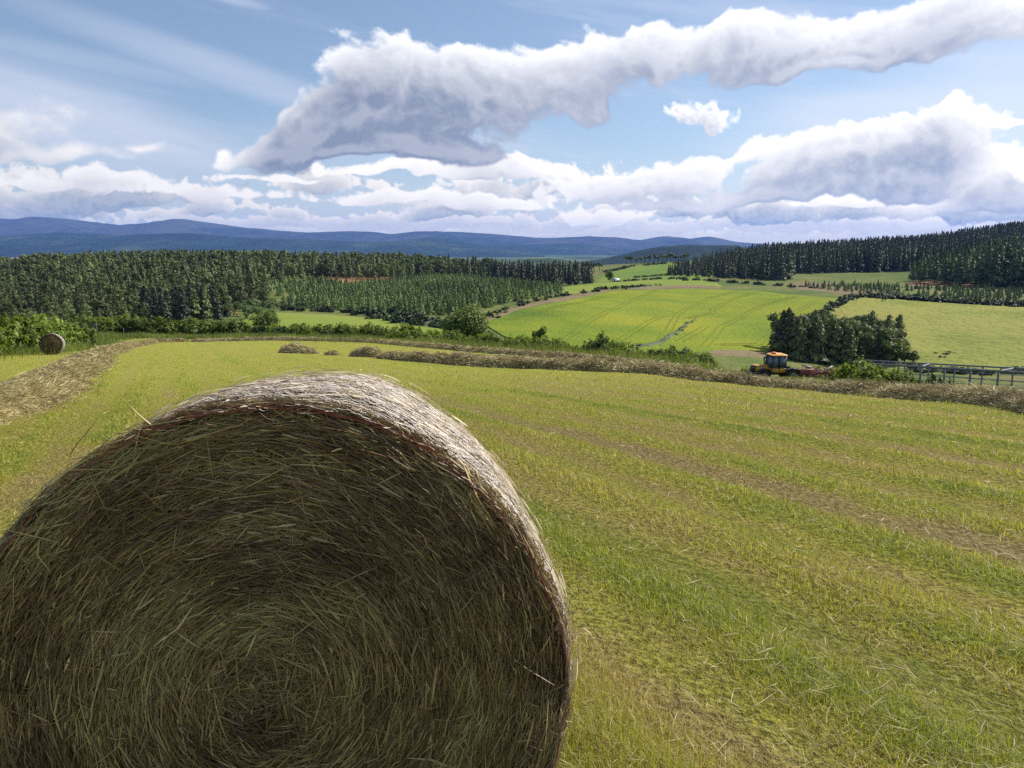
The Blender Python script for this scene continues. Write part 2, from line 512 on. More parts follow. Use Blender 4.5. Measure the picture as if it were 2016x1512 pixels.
def gnoise(x, y, seed=0):
    """2-D gradient noise, about -1..1"""
    x = x.astype(np.float32); y = y.astype(np.float32)
    xi, yi = np.floor(x).astype(np.int32), np.floor(y).astype(np.int32)
    xf, yf = x - xi, y - yi
    u = xf * xf * xf * (xf * (xf * 6 - 15) + 10); v = yf * yf * yf * (yf * (yf * 6 - 15) + 10)
    rs = R(seed + 7); perm = rs.permutation(512).astype(np.int32)
    ang = rs.uniform(0, 2 * np.pi, 512).astype(np.float32); gx, gy = np.cos(ang), np.sin(ang)

    def g(i, j, dx, dy):
        h = perm[(perm[(xi + i) & 511] + yi + j) & 511]
        return gx[h] * dx + gy[h] * dy
    a = g(0, 0, xf, yf); b = g(1, 0, xf - 1, yf); c = g(0, 1, xf, yf - 1); d = g(1, 1, xf - 1, yf - 1)
    return ((a * (1 - u) + b * u) * (1 - v) + (c * (1 - u) + d * u) * v) * 1.5


def gfbm(x, y, o=5, seed=0, gain=.55, billow=False):
    s, a, n = 0.0, 1.0, 0.0
    for i in range(o):
        k = gnoise(x * 2.03 ** i + i * 3.7, y * 2.03 ** i - i * 1.9, seed + i)
        if billow: k = 1.0 - 2.0 * np.abs(k) * 1.15
        s = s + a * k; n += a; a *= gain
    return s / n


def sst(x, a, b):
    t = np.clip((x - a) / (b - a), 0, 1)
    return t * t * (3 - 2 * t)


def blur(a, n):
    for ax in (0, 1):
        for _ in range(2):
            c = np.cumsum(np.pad(a, [(n + 1, n) if k == ax else (0, 0) for k in (0, 1)], mode='edge'), axis=ax, dtype=np.float64)
            w = 2 * n + 1
            a = ((np.take(c, range(w, c.shape[ax]), ax) - np.take(c, range(0, c.shape[ax] - w), ax)) / w).astype(np.float32)
    return a


def layer_density(az, el, blobs, size, seed, warp=1.0, rag=1.0):
    """puffy density from flat-based blobs; size = angular size of one billow"""
    f = 1.0 / size
    wx = gfbm(az * f * .45, el * f * .5, 4, seed) * size * .50 * warp
    wy = gfbm(az * f * .45 + 9, el * f * .5, 4, seed + 9) * size * .36 * warp
    X, Y = az + wx, el + wy
    acc = np.full(az.shape, 1e-6, np.float32)
    for (px, py, rx, ry, tl, w, fl) in blobs:
        a, e = azel(px, py)
        dx, dy = X - a, Y - e
        c, s = math.cos(rad(tl)), math.sin(rad(tl))
        u, v = (dx * c + dy * s) / (rx / F * math.cos(a)), (-dx * s + dy * c) / (ry / F * math.cos(a) ** .5)
        v = np.where(v < 0, v * fl, v)
        acc += np.exp(6.5 * np.clip((1 - np.sqrt(u * u + v * v)) * w, -2, 2)).astype(np.float32)
    D = np.maximum(np.log(acc) / 6.5 - .07, -1.0)
    n1 = gfbm(az * f, el * f * 1.15, 7, seed + 20, .58)
    bl = gfbm(az * f * 1.4 + wx * f * 1.6, el * f * 1.6 + wy * f * 1.6, 5, seed + 40, .5, True)
    return np.clip(np.where(D > -.99, D + (n1 * .60 + (bl - .42) * .40) * rag, -1), 0, 1.3)


def light(D, sx, sy, size, tau_k):
    """sunlight reaching each point: march through the layer up and to the right"""
    ny, nx = D.shape
    tau = np.zeros_like(D); last = 0.0
    Dt = (.35 * D + .65 * blur(D, max(1, int(.22 * size / sx)))).astype(np.float32)
    for st in np.geomspace(.05, 3.2, 16):
        ox, oy = int(round(.52 * st * size / sx)), int(round(.85 * st * size / sy))
        sh = np.zeros_like(D)
        if oy < ny and ox < nx: sh[:ny - oy, :nx - ox] = Dt[oy:, ox:]
        tau += sh * (st - last); last = st
    T = np.exp(-tau * tau_k * 2.5)
    edge = sst(D, .5, .03)
    r1 = D - blur(D, max(1, int(.09 * size / sx))); r2 = D - blur(D, max(2, int(.4 * size / sx)))
    return np.clip(T * .93 + edge * (.02 + .26 * T) + np.clip(r1 * .8 + r2 * .22, -.16, .16) + .02, 0, 1)


def cloud_map(a0, a1, e0, e1, nx, ny, fine):
    """clouds over a window of the sky (azimuth x elevation): RGB = colour, A = cover; layers from far to near"""
    az, el = np.meshgrid(np.linspace(a0, a1, nx, dtype=np.float32), np.linspace(e0, e1, ny, dtype=np.float32))
    sx, sy = (a1 - a0) / nx, (e1 - e0) / ny
    near = sst(az, -.60, .62)[..., None]
    # high thin streaks and the pale veil on the left
    q1, q2 = az * 2.4 + el * 4.0, el * 15 + az * 2.0
    ci = sst(gfbm(q1, q2, 6, 131, .56), .02, .60) * .50 * (.45 + .55 * sst(el, .34, .12))
    for (px, py, rx, ry, tl, w) in ((120, 225, 470, 110, -13, 1.0), (430, 140, 330, 34, -14, .5), (120, 110, 300, 26, -6, .4), (460, 0, 80, 12, -8, .5), (1850, 230, 420, 120, 12, .55), (700, 300, 700, 60, -4, .3)):
        ax, ex = azel(px, py)
        dx, dy = az - ax, el - ex
        c, s = math.cos(rad(tl)), math.sin(rad(tl))
        rr = np.sqrt(((dx * c + dy * s) / (rx / F)) ** 2 + ((-dx * s + dy * c) / (ry / F)) ** 2)
        ci = np.maximum(ci, sst(rr + gfbm(q1, q2, 5, 151) * .55, 1.15, .25) * (w * .75 + .35 * w * gfbm(q1 * 2.2, q2 * 2.2, 5, 171)))
    ci = np.clip(np.maximum(ci * 1.15 + .07, sst(el, .15, .015) * .6), 0, 1)
    ccol = np.array([.56, .63, .76]) * (1 - near) + np.array([.84, .87, .95]) * near
    rgb = ccol * np.ones_like(az)[..., None]; al = ci
    rs = R(77)
    layers = []
    for (y0, n, r0, r1, size, seed, w) in ((462, 60, 40, 130, .022, 300, .95), (446, 46, 45, 150, .028, 320, .95), (424, 34, 50, 170, .036, 340, .9), (398, 20, 60, 200, .046, 360, .85), (368, 9, 60, 180, .055, 380, .75)):
        bl = []
        for i in range(n):
            rx = rs.uniform(r0, r1); px = rs.uniform(-400, 2450)
            if y0 < 400 and 1150 < px: continue
            fl = 1.0 if y0 < 430 else (.62 if y0 < 450 else .45)
            bl.append((px, y0 + rs.uniform(-7, 5), rx * (2.0 - fl), (rx * rs.uniform(.16, .27) + 6) * fl, rs.uniform(-2, 3), w * rs.uniform(.8, 1.1), 2.6))
        layers.append((bl, size, seed, 1.0, 1.05, 2.6, .8))
    layers.append((BANK, .085, 500, 1.0, 1.0, 2.4, .35))
    layers.append((LOWER, .095, 600, 1.0, 1.0, 2.4, .2))
    layers.append((BIG, .12, 700, 1.0, .95, 3.6, 0.0))
    layers.append((PUFF, .035, 750, .8, .95, 1.4, 0.0))
    layers.append((SOFT, .12, 800, 1.2, .9, 1.8, .45))
    side = np.maximum(sst(np.abs(az), .84, 1.15), sst(el, .58, .72))
    for (bl, size, seed, warp, rag, tk, low) in layers:
        soft = {750: .42, 800: .5, 700: .22}.get(seed, .2)
        D = np.zeros_like(az)
        ys = [azel(b[0], b[1])[1] for b in bl]; hs = max(b[3] for b in bl) / F
        j0 = max(0, int((min(ys) - hs * 1.8 - e0) / sy)); j1 = min(ny, int((max(ys) + hs * 2.2 - e0) / sy) + 2)
        if j1 - j0 < 2: continue
        if not fine and size < .05: continue
        D[j0:j1] = layer_density(az[j0:j1], el[j0:j1], bl, size, seed, warp, rag)
        li = light(D, sx, sy, size, tk * (1 + .5 * low))[..., None]
        dark = np.array([.200, .240, .325]) * (1 - near) + np.array([.36, .41, .53]) * near
        lite = np.array([.98, .98, 1.0]) * (1 - near) + np.array([1.28, 1.26, 1.24]) * near
        dark = dark * (1 - low) + low * (np.array([.34, .40, .46]) * (1 - near) + np.array([.36, .42, .48]) * near)
        lite = lite * (1 - low) + low * (np.array([.86, .84, .80]) * (1 - near) + np.array([1.12, 1.08, 1.02]) * near)
        if size < .03: li = .45 + .55 * li                            # the farthest rows are pale and flat
        c = dark * (1 - li) + lite * li
        A = sst(D, .0, soft)[..., None]
        al1 = A[..., 0] + al * (1 - A[..., 0])
        rgb = (c * A + rgb * (al[..., None] * (1 - A))) / np.maximum(al1, 1e-4)[..., None]
        al = al1
    warm = np.exp(-np.maximum(el, 0) / .075)[..., None]            # warm tint put into low cloud colour to offset the blue haze
    rgb = rgb * (1 + warm * np.array([.34, .18, -.10]))
    D = np.clip((gfbm(az * 3, el * 4, 6, 101) + .02) * 2.2 * side - (1 - side) * 2, 0, 1)      # the rest of the sky
    li = light(D, sx, sy, .2, 3.0)[..., None]; A = sst(D, 0, .3)[..., None]
    c = np.array([.36, .42, .56]) * (1 - li) + np.array([1.0, 1.0, 1.0]) * li
    al1 = A[..., 0] + al * (1 - A[..., 0])
    rgb = (c * A + rgb * (al[..., None] * (1 - A))) / np.maximum(al1, 1e-4)[..., None]; al = al1
    img = bpy.data.images.new('cloud_map', nx, ny, alpha=True, float_buffer=True)
    img.alpha_mode = 'CHANNEL_PACKED'
    img.colorspace_settings.name = 'Non-Color'
    img.pixels.foreach_set(np.ascontiguousarray(np.concatenate([rgb, al[..., None]], -1).astype(np.float32)).ravel())
    img.update(); img.pack()
    return img


SKY = 0.071



def make_world():
    w = bpy.data.worlds.new('World'); S.world = w; w.use_nodes = True
    t = NT(w.node_tree)
    out = t.n('ShaderNodeOutputWorld')
    sky = t.n('ShaderNodeTexSky', sky_type='NISHITA', sun_disc=False, sun_elevation=rad(SUN_EL), sun_rotation=rad(SUN_AZ), air_density=1.0, dust_density=.6, ozone_density=1.6, altitude=300)
    d = t.n('ShaderNodeTexCoord').outputs['Generated']
    s = t.n('ShaderNodeSeparateXYZ', {0: d})
    az = t.m('ARCTAN2', s.outputs[0], s.outputs[1]); el = t.m('ARCSINE', s.outputs[2])
    win = (-.80, .80, -.03, .56)
    full = (-math.pi, math.pi, -.03, math.pi / 2)
    cur = t.n('ShaderNodeBackground', {'Color': t.mix(1.0, sky.outputs[0], SKYTINT, 'MULTIPLY'), 'Strength': SKY}).outputs[0]

    def layer(box, nx, ny, front):
        im = cloud_map(*box, nx, ny, front)
        uv = t.n('ShaderNodeCombineXYZ', {0: t.rng(az, box[0], box[1], smooth=False), 1: t.rng(el, box[2], box[3], smooth=False), 2: 0.0}).outputs[0]
        tx = t.n('ShaderNodeTexImage', {'Vector': uv}, extension='EXTEND', interpolation='Cubic' if front else 'Linear')
        tx.image = im
        return t.n('ShaderNodeBackground', {'Color': tx.outputs[0], 'Strength': .66}).outputs[0], tx.outputs[1]
    bgF, aF = layer(full, 900, 240, True)
    bgN, aN = layer(win, 2100, 860, True)
    ins = t.m('MULTIPLY', t.rng(t.m('ABSOLUTE', az), .79, .74), t.rng(el, .55, .50))
    f = t.n('ShaderNodeMixShader', {0: aF, 1: cur, 2: bgF}).outputs[0]
    nn = t.n('ShaderNodeMixShader', {0: aN, 1: cur, 2: bgN}).outputs[0]
    r = t.n('ShaderNodeMixShader', {0: ins, 1: f, 2: nn}).outputs[0]
    t.t.links.new(r, out.inputs[0])
    w.cycles.sampling_method = 'MANUAL'; w.cycles.sample_map_resolution = 512


SKYTINT = (1.0, 1.0, 1.0)


def sun_and_camera():
    L = bpy.data.lights.new('sun', 'SUN'); L.energy = 5.0; L.angle = rad(.53); L.color = (1, .94, .84)
    o = link(bpy.data.objects.new('sun', L))
    d = Vector((math.sin(rad(SUN_AZ)) * math.cos(rad(SUN_EL)), math.cos(rad(SUN_AZ)) * math.cos(rad(SUN_EL)), math.sin(rad(SUN_EL))))
    o.rotation_euler = d.to_track_quat('Z', 'Y').to_euler(); o.location = (0, 0, 50)
    c = bpy.data.cameras.new('camera'); c.sensor_width = 36; c.lens = F / 2016 * 36; c.clip_end = 60000; c.clip_start = .05
    co = link(bpy.data.objects.new('camera', c)); co.location = (0, 0, EYE)
    co.rotation_euler = (math.pi / 2 - TH, 0, 0)
    S.camera = co
    S.view_settings.view_transform = 'Standard'; S.view_settings.look = 'None'
    S.view_settings.exposure = 0.74; S.view_settings.gamma = 1
    S.render.engine = 'CYCLES'
    cy = S.cycles
    cy.use_denoising = False
    cy.max_bounces = 6; cy.diffuse_bounces = 3; cy.transmission_bounces = 3; cy.volume_bounces = 0; cy.transparent_max_bounces = 8
    cy.sample_clamp_indirect = 4


# ------------------------------------------------------------------ ground, fields, hills
def ground():
    Ys = np.r_[np.linspace(-14, 6, 12), 6 + (np.geomspace(1, 19000, 420) - 1) * 1.0][1:]
    Ys = np.unique(Ys)[:]
    Ys = Ys[Ys < 18800]
    u = np.linspace(-1.05, 1.05, 260)
    Y, U = np.meshgrid(Ys, u, indexing='ij')
    X = U * (Y + 22)
    z = gz(X, Y)
    z = z - .05
    V = np.c_[X.ravel(), Y.ravel(), z.ravel()]
    f = grid_faces(len(Ys), len(u))[:, ::-1]
    fy = V[f[:, 0], 1]
    o = mk('ground', V, f, [M['rough'], M['valley']], mi=(fy > 1150).astype(int), smooth=True)
    tag(o, 'rough grassy ground running down to the valley and its far farmland', 'ground', kind='structure')

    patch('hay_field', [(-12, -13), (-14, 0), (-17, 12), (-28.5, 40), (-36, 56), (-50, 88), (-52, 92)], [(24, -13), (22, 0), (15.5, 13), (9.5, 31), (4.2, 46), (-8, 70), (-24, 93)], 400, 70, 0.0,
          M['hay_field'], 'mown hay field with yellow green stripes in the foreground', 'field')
    tr = []
    A, B = pl((952, 222), (1060, 163), (1230, 168), (1400, 178), (1512, 180)), pl((952, 222), (1020, 262), (1100, 292), (1205, 366), (1340, 400), (1480, 391), (1660, 321))
    # barley: bottom edge / top edge, loft from left to right
    A = pl((950, 224), (990, 190), (1060, 164), (1200, 168), (1400, 179), (1512, 184), (1560, 235), (1662, 318))
    B = pl((952, 226), (1020, 262), (1100, 292), (1150, 330), (1205, 366), (1340, 400), (1480, 391), (1660, 323))
    patch('barley_field', A, B, 220, 120, .22, M['barley'], 'bright yellow green barley field on the slope across the valley', 'field')
    ok = 0
    lines = [[(1290, 187), (1315, 225), (1330, 280), (1390, 345), (1440, 385)], [(1210, 190), (1270, 240), (1300, 270)], [(1385, 190), (1415, 235), (1480, 300), (1560, 352)],
             [(1345, 262), (1400, 285), (1398, 300), (1440, 345), (1480, 380)], [(1100, 185), (1160, 240), (1230, 310), (1290, 380)], [(1410, 195), (1490, 203), (1510, 230), (1550, 275), (1600, 322)],
             [(1000, 232), (1070, 262), (1130, 290), (1190, 335)], [(1335, 198), (1360, 215), (1385, 236)]]
    for li in lines:
        c = resample(pl(*li), 90)
        d = unit(np.gradient(c, axis=0)); nrm = np.c_[-d[:, 1], d[:, 0]]
        for s in (-.95, .95):
            a, b = c + nrm * (s - .24), c + nrm * (s + .24)
            XY = np.stack([a, b], 1).reshape(-1, 2)
            V = np.c_[XY, gz(XY[:, 0], XY[:, 1]) + .30]
            tr.append((V, grid_faces(len(c), 2)[:, ::-1]))
    g = Geo()
    for V, f in tr: g.add(V, f)
    o = g.obj('wheel_tracks', [M['tram']])
    tag(o, 'dark tractor tramlines curving through the barley field', 'tracks', kind='structure')
    patch('drain', pl((1228, 181), (1290, 195), (1325, 222), (1352, 250), (1366, 266)), pl((1250, 178), (1312, 192), (1340, 220), (1362, 250), (1368, 266)), 60, 6, .34, M['drain'],
          'grey rushy drain strip cutting across the barley field', 'drain', wob=1.5)
    patch('pasture', pl((1640, 330), (1700, 338), (1820, 320), (2016, 302), (2350, 285)), pl((1530, 205), (1640, 183), (1800, 178), (2016, 174), (2350, 168)), 120, 90, .26, M['pasture'],
          'yellowish cattle pasture with tufts at the right', 'field')
    patch('meadow', pl((480, 232), (560, 233), (700, 226), (760, 220), (810, 195), (880, 188)), pl((470, 140), (560, 140), (700, 140), (760, 140), (850, 150), (900, 160)), 70, 50, .22, M['meadow'],
          'plain green meadow below the young plantation', 'field')
    patch('rough_pasture', pl((1105, 386), (1150, 440), (1200, 490), (1300, 500), (1400, 470)), pl((1100, 330), (1150, 362), (1205, 390), (1330, 424), (1420, 412)), 60, 30, .24, M['meadow'],
          'dull olive pasture between the barley field and the wood', 'field')
    patch('green_field', pl((1165, 500), (1180, 640), (1240, 760), (1320, 790)), pl((1360, 470), (1400, 520), (1330, 600), (1330, 770)), 60, 50, .26, M['lush'],
          'fresh green field below the crest pines', 'field')
    patch('heath', pl((1225, 378), (1340, 404), (1400, 402)), pl((1260, 412), (1340, 426), (1410, 414)), 30, 8, .34, M['heath'], 'pinkish dry heath strip along the top of the barley', 'heath', wob=2)
    patch('heath', pl((1380, 174), (1440, 177), (1520, 182)), pl((1395, 181), (1440, 188), (1520, 192)), 30, 8, .36, M['heath'], 'brown dry ground at the lower end of the barley', 'heath', wob=1.5)
    patch('heath', pl((1540, 400), (1600, 385), (1680, 345)), pl((1545, 470), (1640, 465), (1720, 400)), 40, 20, .3, M['heath'], 'brown rough heath between the barley and the right wood', 'heath', wob=4)
    patch('field_margin', pl((905, 205), (1000, 268), (1090, 315), (1190, 372)), pl((930, 208), (1015, 264), (1100, 298), (1200, 368)), 60, 6, .30, M['heath'], 'dry brown margin along the upper left edge of the barley', 'margin', wob=1.5)
    patch('forest_floor', pl((630, 440), (700, 445), (790, 460)), pl((640, 500), (720, 520), (800, 530)), 20, 12, .3, M['needle'], 'rusty needle floor showing under the left pines', 'ground', wob=4)
    patch('forest_floor', pl((1770, 455), (1850, 450), (1900, 448)), pl((1775, 490), (1850, 490), (1900, 490)), 20, 12, .3, M['needle'], 'rusty needle floor showing under the right wood', 'ground', wob=4)


def ridge(name, sky, Yc, wid, mat, label, seed, rough=.05, nx=420, ny=60, base=-78.0, back=1.3):
    s = np.array(sky, float)
    px = np.linspace(s[0, 0], s[-1, 0], nx)
    py = np.interp(px, s[:, 0], s[:, 1])
    for _ in range(3): py[1:-1] = (py[:-2] + 2 * py[1:-1] + py[2:]) / 4
    zc = EYE + (HOR - py) / F * Yc * 1.0
    xc = (px - 1008) / F * Yc * 1.012
    v = np.linspace(-1, back, ny)
    X, Vv = np.meshgrid(xc, v, indexing='ij')
    Y = Yc + Vv * wid
    H = np.clip(zc - base, 1, None)[:, None]
    sp = np.where(Vv < 0, np.clip(1 + Vv, 0, 1), np.clip(1 - Vv / back, 0, 1))
    prof = sp * sp * (3 - 2 * sp)
    prof = prof ** .85
    n = fbm(X / (wid * .42), Y / (wid * .42), 5, seed) - .5
    spur = fbm(X / (wid * .22), Y / (wid * .7), 4, seed + 50) - .5
    z = base + H * prof + H * (n * .45 + spur * .55) * prof * np.clip(-Vv * 3, 0, 1) * np.clip((1 + Vv) * 4, 0, 1) * 1.1
    z += (fbm(X / (wid * .03), Y / (wid * .03), 3, seed + 3) - .5) * H * rough * prof
    V = np.c_[X.ravel(), Y.ravel(), z.ravel()]
    f = grid_faces(nx, ny)[:, ::-1]
    return tag(mk(name, V, f, mat, smooth=True), label, 'hill', kind='structure')


def hills():
    ridge('hills', [(-420, 448), (-200, 440), (0, 433), (70, 434), (110, 431), (150, 432), (200, 438), (270, 446), (330, 440), (400, 436), (450, 443), (500, 450), (560, 455), (620, 459), (700, 456), (750, 459),
                    (780, 464), (830, 458), (900, 457), (980, 462), (1060, 469), (1150, 467), (1200, 469), (1250, 474), (1300, 465), (1345, 472), (1385, 465), (1425, 476), (1480, 480), (1560, 486), (1700, 490), (2000, 488), (2400, 480)],
          13500, 3200, M['moor'], 'rounded heather moor hills along the far skyline', 3, .02)
    ridge('hills', [(-420, 470), (-100, 470), (40, 472), (90, 461), (160, 459), (250, 463), (330, 464), (400, 461), (470, 466), (520, 470), (600, 471), (700, 476), (760, 477), (830, 474), (880, 478), (960, 486), (1040, 497), (1120, 512), (1200, 520)],
          8800, 2300, M['woodhill'], 'dark blue wooded hills below the moor on the left', 21, .03)
    ridge('hills', [(640, 512), (740, 490), (800, 476), (850, 469), (900, 473), (950, 481), (1000, 482), (1060, 481), (1130, 480), (1200, 488), (1250, 494), (1320, 502), (1400, 512)],
          10200, 1500, M['woodhill'], 'blue hill shoulder in the middle of the valley', 37, .03)
    ridge('hills', [(1120, 522), (1180, 512), (1225, 501), (1260, 492), (1300, 485), (1350, 482), (1400, 484), (1440, 488), (1520, 491), (1600, 494), (1700, 500)],
          3300, 800, M['woodhill'], 'dark wooded hill beyond the crest pines', 55, .03, base=-70)
    ridge('hills', [(940, 526), (985, 518), (1010, 513), (1040, 509), (1080, 508), (1110, 512), (1150, 519), (1200, 526)],
          2100, 350, M['smallhill'], 'low hill part wood and part pale field beyond the left wood', 71, .05, nx=160, base=-66)
    # pale fields on the far valley floor
    for (a, b, y0, y1, lab) in ((15, 90, 6300, 6900, 'pale green field on the far valley floor at the left'), (560, 660, 4300, 4900, 'pale field strip on the valley floor beyond the pines'), (690, 800, 4700, 5300, 'yellow field strip below the blue hill shoulder')):
        patch('far_field', pl((a, y0), (b, y0 * .98)), pl((a - 12, y1), (b + 14, y1)), 20, 20, 1.5, M['pasture'], lab, 'field', wob=60)


def tussocks():
    rs = R(66); g = Geo()
    x, y = scatter([(1640, 328), (1820, 318), (2016, 300), (2350, 283), (2350, 172), (2016, 178), (1800, 184), (1640, 190), (1540, 210)], 3.4, 3, .5)
    k = rs.rand(len(x)) < np.clip(fbm(x / 14, y / 14, 3, 2) * 1.6 - .35, .05, .8)
    x, y = x[k], y[k]; n = len(x); m = 9
    X = np.repeat(x, m) + rs.normal(0, .28, n * m); Y = np.repeat(y, m) + rs.normal(0, .28, n * m)
    V, q, a = blades(X, Y, gz(X, Y) + .2, rs.uniform(.18, .5, n * m), rs.uniform(.05, .12, n * m), rs, .8, np.clip(np.repeat(rs.rand(n), m) * .7 + rs.rand(n * m) * .3, 0, 1))
    g.add(V, q, None, a)
    tag(g.obj('tussocks', [M['tallgrass']]), 'small grass tussocks dotted over the yellowish pasture', 'grass', kind='stuff')


def haze():
    m, t = newmat('haze_air')
    v = t.n('ShaderNodeVolumePrincipled', {'Color': (.17, .38, 1.0, 1), 'Density': HAZE, 'Anisotropy': .1})
    t.t.links.new(v.outputs[0], t.out.inputs['Volume'])
    x, y0, y1, z0, z1 = 21000, -400, 19500, -95, 620
    V = [(-x, y0, z0), (x, y0, z0), (x, y1, z0), (-x, y1, z0), (-x, y0, z1), (x, y0, z1), (x, y1, z1), (-x, y1, z1)]
    q = [(0, 3, 2, 1), (4, 5, 6, 7), (0, 1, 5, 4), (1, 2, 6, 5), (2, 3, 7, 6), (3, 0, 4, 7)]
    tag(mk('haze', V, q, m), 'thin blue air between the field and the far hills', 'haze', kind='stuff')


HAZE = 4.0e-5
# ------------------------------------------------------------------ plant generators
def conifer_geo(seed, h=1.0, r=.2, n=260, t0=.06, droop=.25, pw=.85, size=.07, ragged=.35, trunk=.014, lean=0.0):
    """spire of drooping sprays round a tapered trunk (height 1)"""
    rs = R(seed); g = Geo()
    k = 5
    tz = np.linspace(0, .97, k)
    g.tube(np.c_[lean * tz ** 2, np.zeros(k), tz * h], np.linspace(trunk, trunk * .15, k), 5, .5, 1)
    nb = max(10, int(n / 7))
    t = t0 + (1 - t0) * (rs.rand(n) ** 1.25)
    wh = np.round(t * nb) / nb
    t = wh + rs.normal(0, .006, n)
    ang = rs.rand(n) * 2 * np.pi
    lobe = 1 + ragged * np.sin(ang * 2 + wh * 31 + seed) * .6 + ragged * rs.normal(0, .45, n)
    R0 = r * np.clip(1 - t, .0, 1) ** pw * np.clip(lobe, .35, 1.7)
    R0 *= np.clip((t - t0) / .10 + .55, .55, 1)
    f = rs.uniform(.25, 1.0, n) ** .7
    rr = R0 * f
    out = np.stack([np.cos(ang), np.sin(ang), np.zeros(n)], 1)
    tang = np.stack([-np.sin(ang), np.cos(ang), np.zeros(n)], 1)
    C = out * rr[:, None] + np.c_[lean * t ** 2, np.zeros(n), (t - rr * droop * (1.2 - t)) * h]
    L = size * (1.25 - .75 * t) * rs.uniform(.6, 1.4, n)
    nrm = unit(out + np.array([0, 0, .45]) + rs.normal(0, .42, (n, 3)))
    ax = unit(np.cross(nrm, unit(tang + rs.normal(0, .8, (n, 3))))); bx = np.cross(nrm, ax)
    tint = np.clip(.5 + rs.normal(0, .13, n) + (f - .6) * .2, 0, 1)
    g.cards(C, ax * L[:, None], bx * (L * .55)[:, None], tint, 0)
    # leader
    m = 8
    tt = rs.uniform(.9, 1.0, m)
    C = np.c_[rs.normal(0, .006, m) + lean * tt ** 2, rs.normal(0, .006, m), tt * h]
    g.cards(C, unit(np.c_[rs.normal(0, .3, (m, 2)), np.ones(m)]) * size * .5, unit(np.c_[rs.normal(0, 1, (m, 2)), np.zeros(m)]) * size * .16, .6, 0)
    return g


def clump_tree_geo(seed, n=900, trunk_h=.35, lobes=9, spread=.32, leaf=.035, crown_z=.62, crown_h=.36, trunk=.022, limbs=6, fill=.55, flat=1.0):
    """trunk, limbs and a crown of leaf clumps gathered in uneven lobes (height 1)"""
    rs = R(seed); g = Geo()
    top = np.array([rs.normal(0, .02), rs.normal(0, .02), crown_z + .1])
    zz = np.linspace(0, 1, 6)
    g.tube(np.outer(zz, top) + np.c_[np.sin(zz * 5 + seed) * .01, np.cos(zz * 4) * .01, zz * 0], trunk * (1.25 - zz) + .003, 7, .5, 1)
    cs, rd = [], []
    for i in range(lobes):
        a = rs.rand() * 2 * np.pi; q = math.sqrt(rs.rand()) * spread * .75
        z = crown_z + rs.uniform(-1, 1) * crown_h * .62 * math.sqrt(max(.1, 1 - (q / spread) ** 2))
        cs.append((math.cos(a) * q, math.sin(a) * q, z)); rd.append(spread * rs.uniform(.34, .62))
    cs, rd = np.array(cs), np.array(rd)
    for i in range(min(limbs, lobes)):
        b = top * rs.uniform(.45, .8); e = cs[i]
        m = (b + e) / 2 + np.array([0, 0, -.03])
        g.tube([b, m, e], [trunk * .5, trunk * .32, trunk * .1], 5, .5, 1)
    w = rd ** 2; idx = rs.choice(lobes, n, p=w / w.sum())
    d = rdir(rs, n)
    rr = rd[idx] * np.clip(rs.rand(n) ** fill, .2, 1) * rs.uniform(.85, 1.12, n)
    C = cs[idx] + d * rr[:, None] * np.array([1, 1, .85 * flat])
    L = leaf * rs.uniform(.55, 1.4, n)
    nm = unit(d + np.array([0, 0, .25]) + rs.normal(0, .5, (n, 3)))
    A = unit(np.cross(nm, rdir(rs, n))); B = np.cross(nm, A)
    tint = np.clip(.47 + rs.normal(0, .14, n), 0, 1)
    g.cards(C, A * L[:, None], B * (L * .55)[:, None], tint, 0)
    return g


def bush_geo(seed, n=700, leaf=.07, w=.75, stems=14, up=.5, gap=.3):
    """shrub of many leafy shoots that spring from the ground (height 1, half width w)"""
    rs = R(seed); g = Geo()
    tips, Cs, ds = [], [], []
    for i in range(stems):
        a = rs.rand() * 2 * np.pi; q = math.sqrt(rs.rand()) * w
        e = np.array([math.cos(a) * q, math.sin(a) * q, rs.uniform(.45, 1.0) * (1 - .45 * (q / w) ** 2)])
        b = np.array([e[0] * .35, e[1] * .35, 0])
        m = (b + e) / 2 + np.array([e[0] * .12, e[1] * .12, .05])
        pts = np.stack([b, m, e])
        g.tube(pts, [.012, .008, .003], 4, .5, 1)
        k = n // stems
        t = rs.uniform(.12, 1.05, k) ** .8
        C = (1 - t)[:, None] ** 2 * b + (2 * t * (1 - t))[:, None] * m + t[:, None] ** 2 * e
        C = C + rs.normal(0, 1, (k, 3)) * (gap * w * .42 * (1.15 - .65 * t))[:, None] * np.array([1, 1, .7])
        C[:, 2] = np.abs(C[:, 2])
        Cs.append(C); ds.append(unit(e - b)[None] * np.ones((k, 1)))
    C, d = np.concatenate(Cs), np.concatenate(ds); k = len(C)
    nm = unit(C * np.array([1, 1, .8]) + np.array([0, 0, .2]) + rs.normal(0, .5, (k, 3)))
    A = unit(d * up + rdir(rs, k)); A = unit(A - nm * (A * nm).sum(1)[:, None]); B = np.cross(nm, A)
    L = leaf * rs.uniform(.55, 1.35, k)
    g.cards(C, A * L[:, None], B * (L * .55)[:, None], np.clip(.45 + rs.normal(0, .22, k) + (C[:, 2] - .5) * .25, 0, 1), 0)
    return g


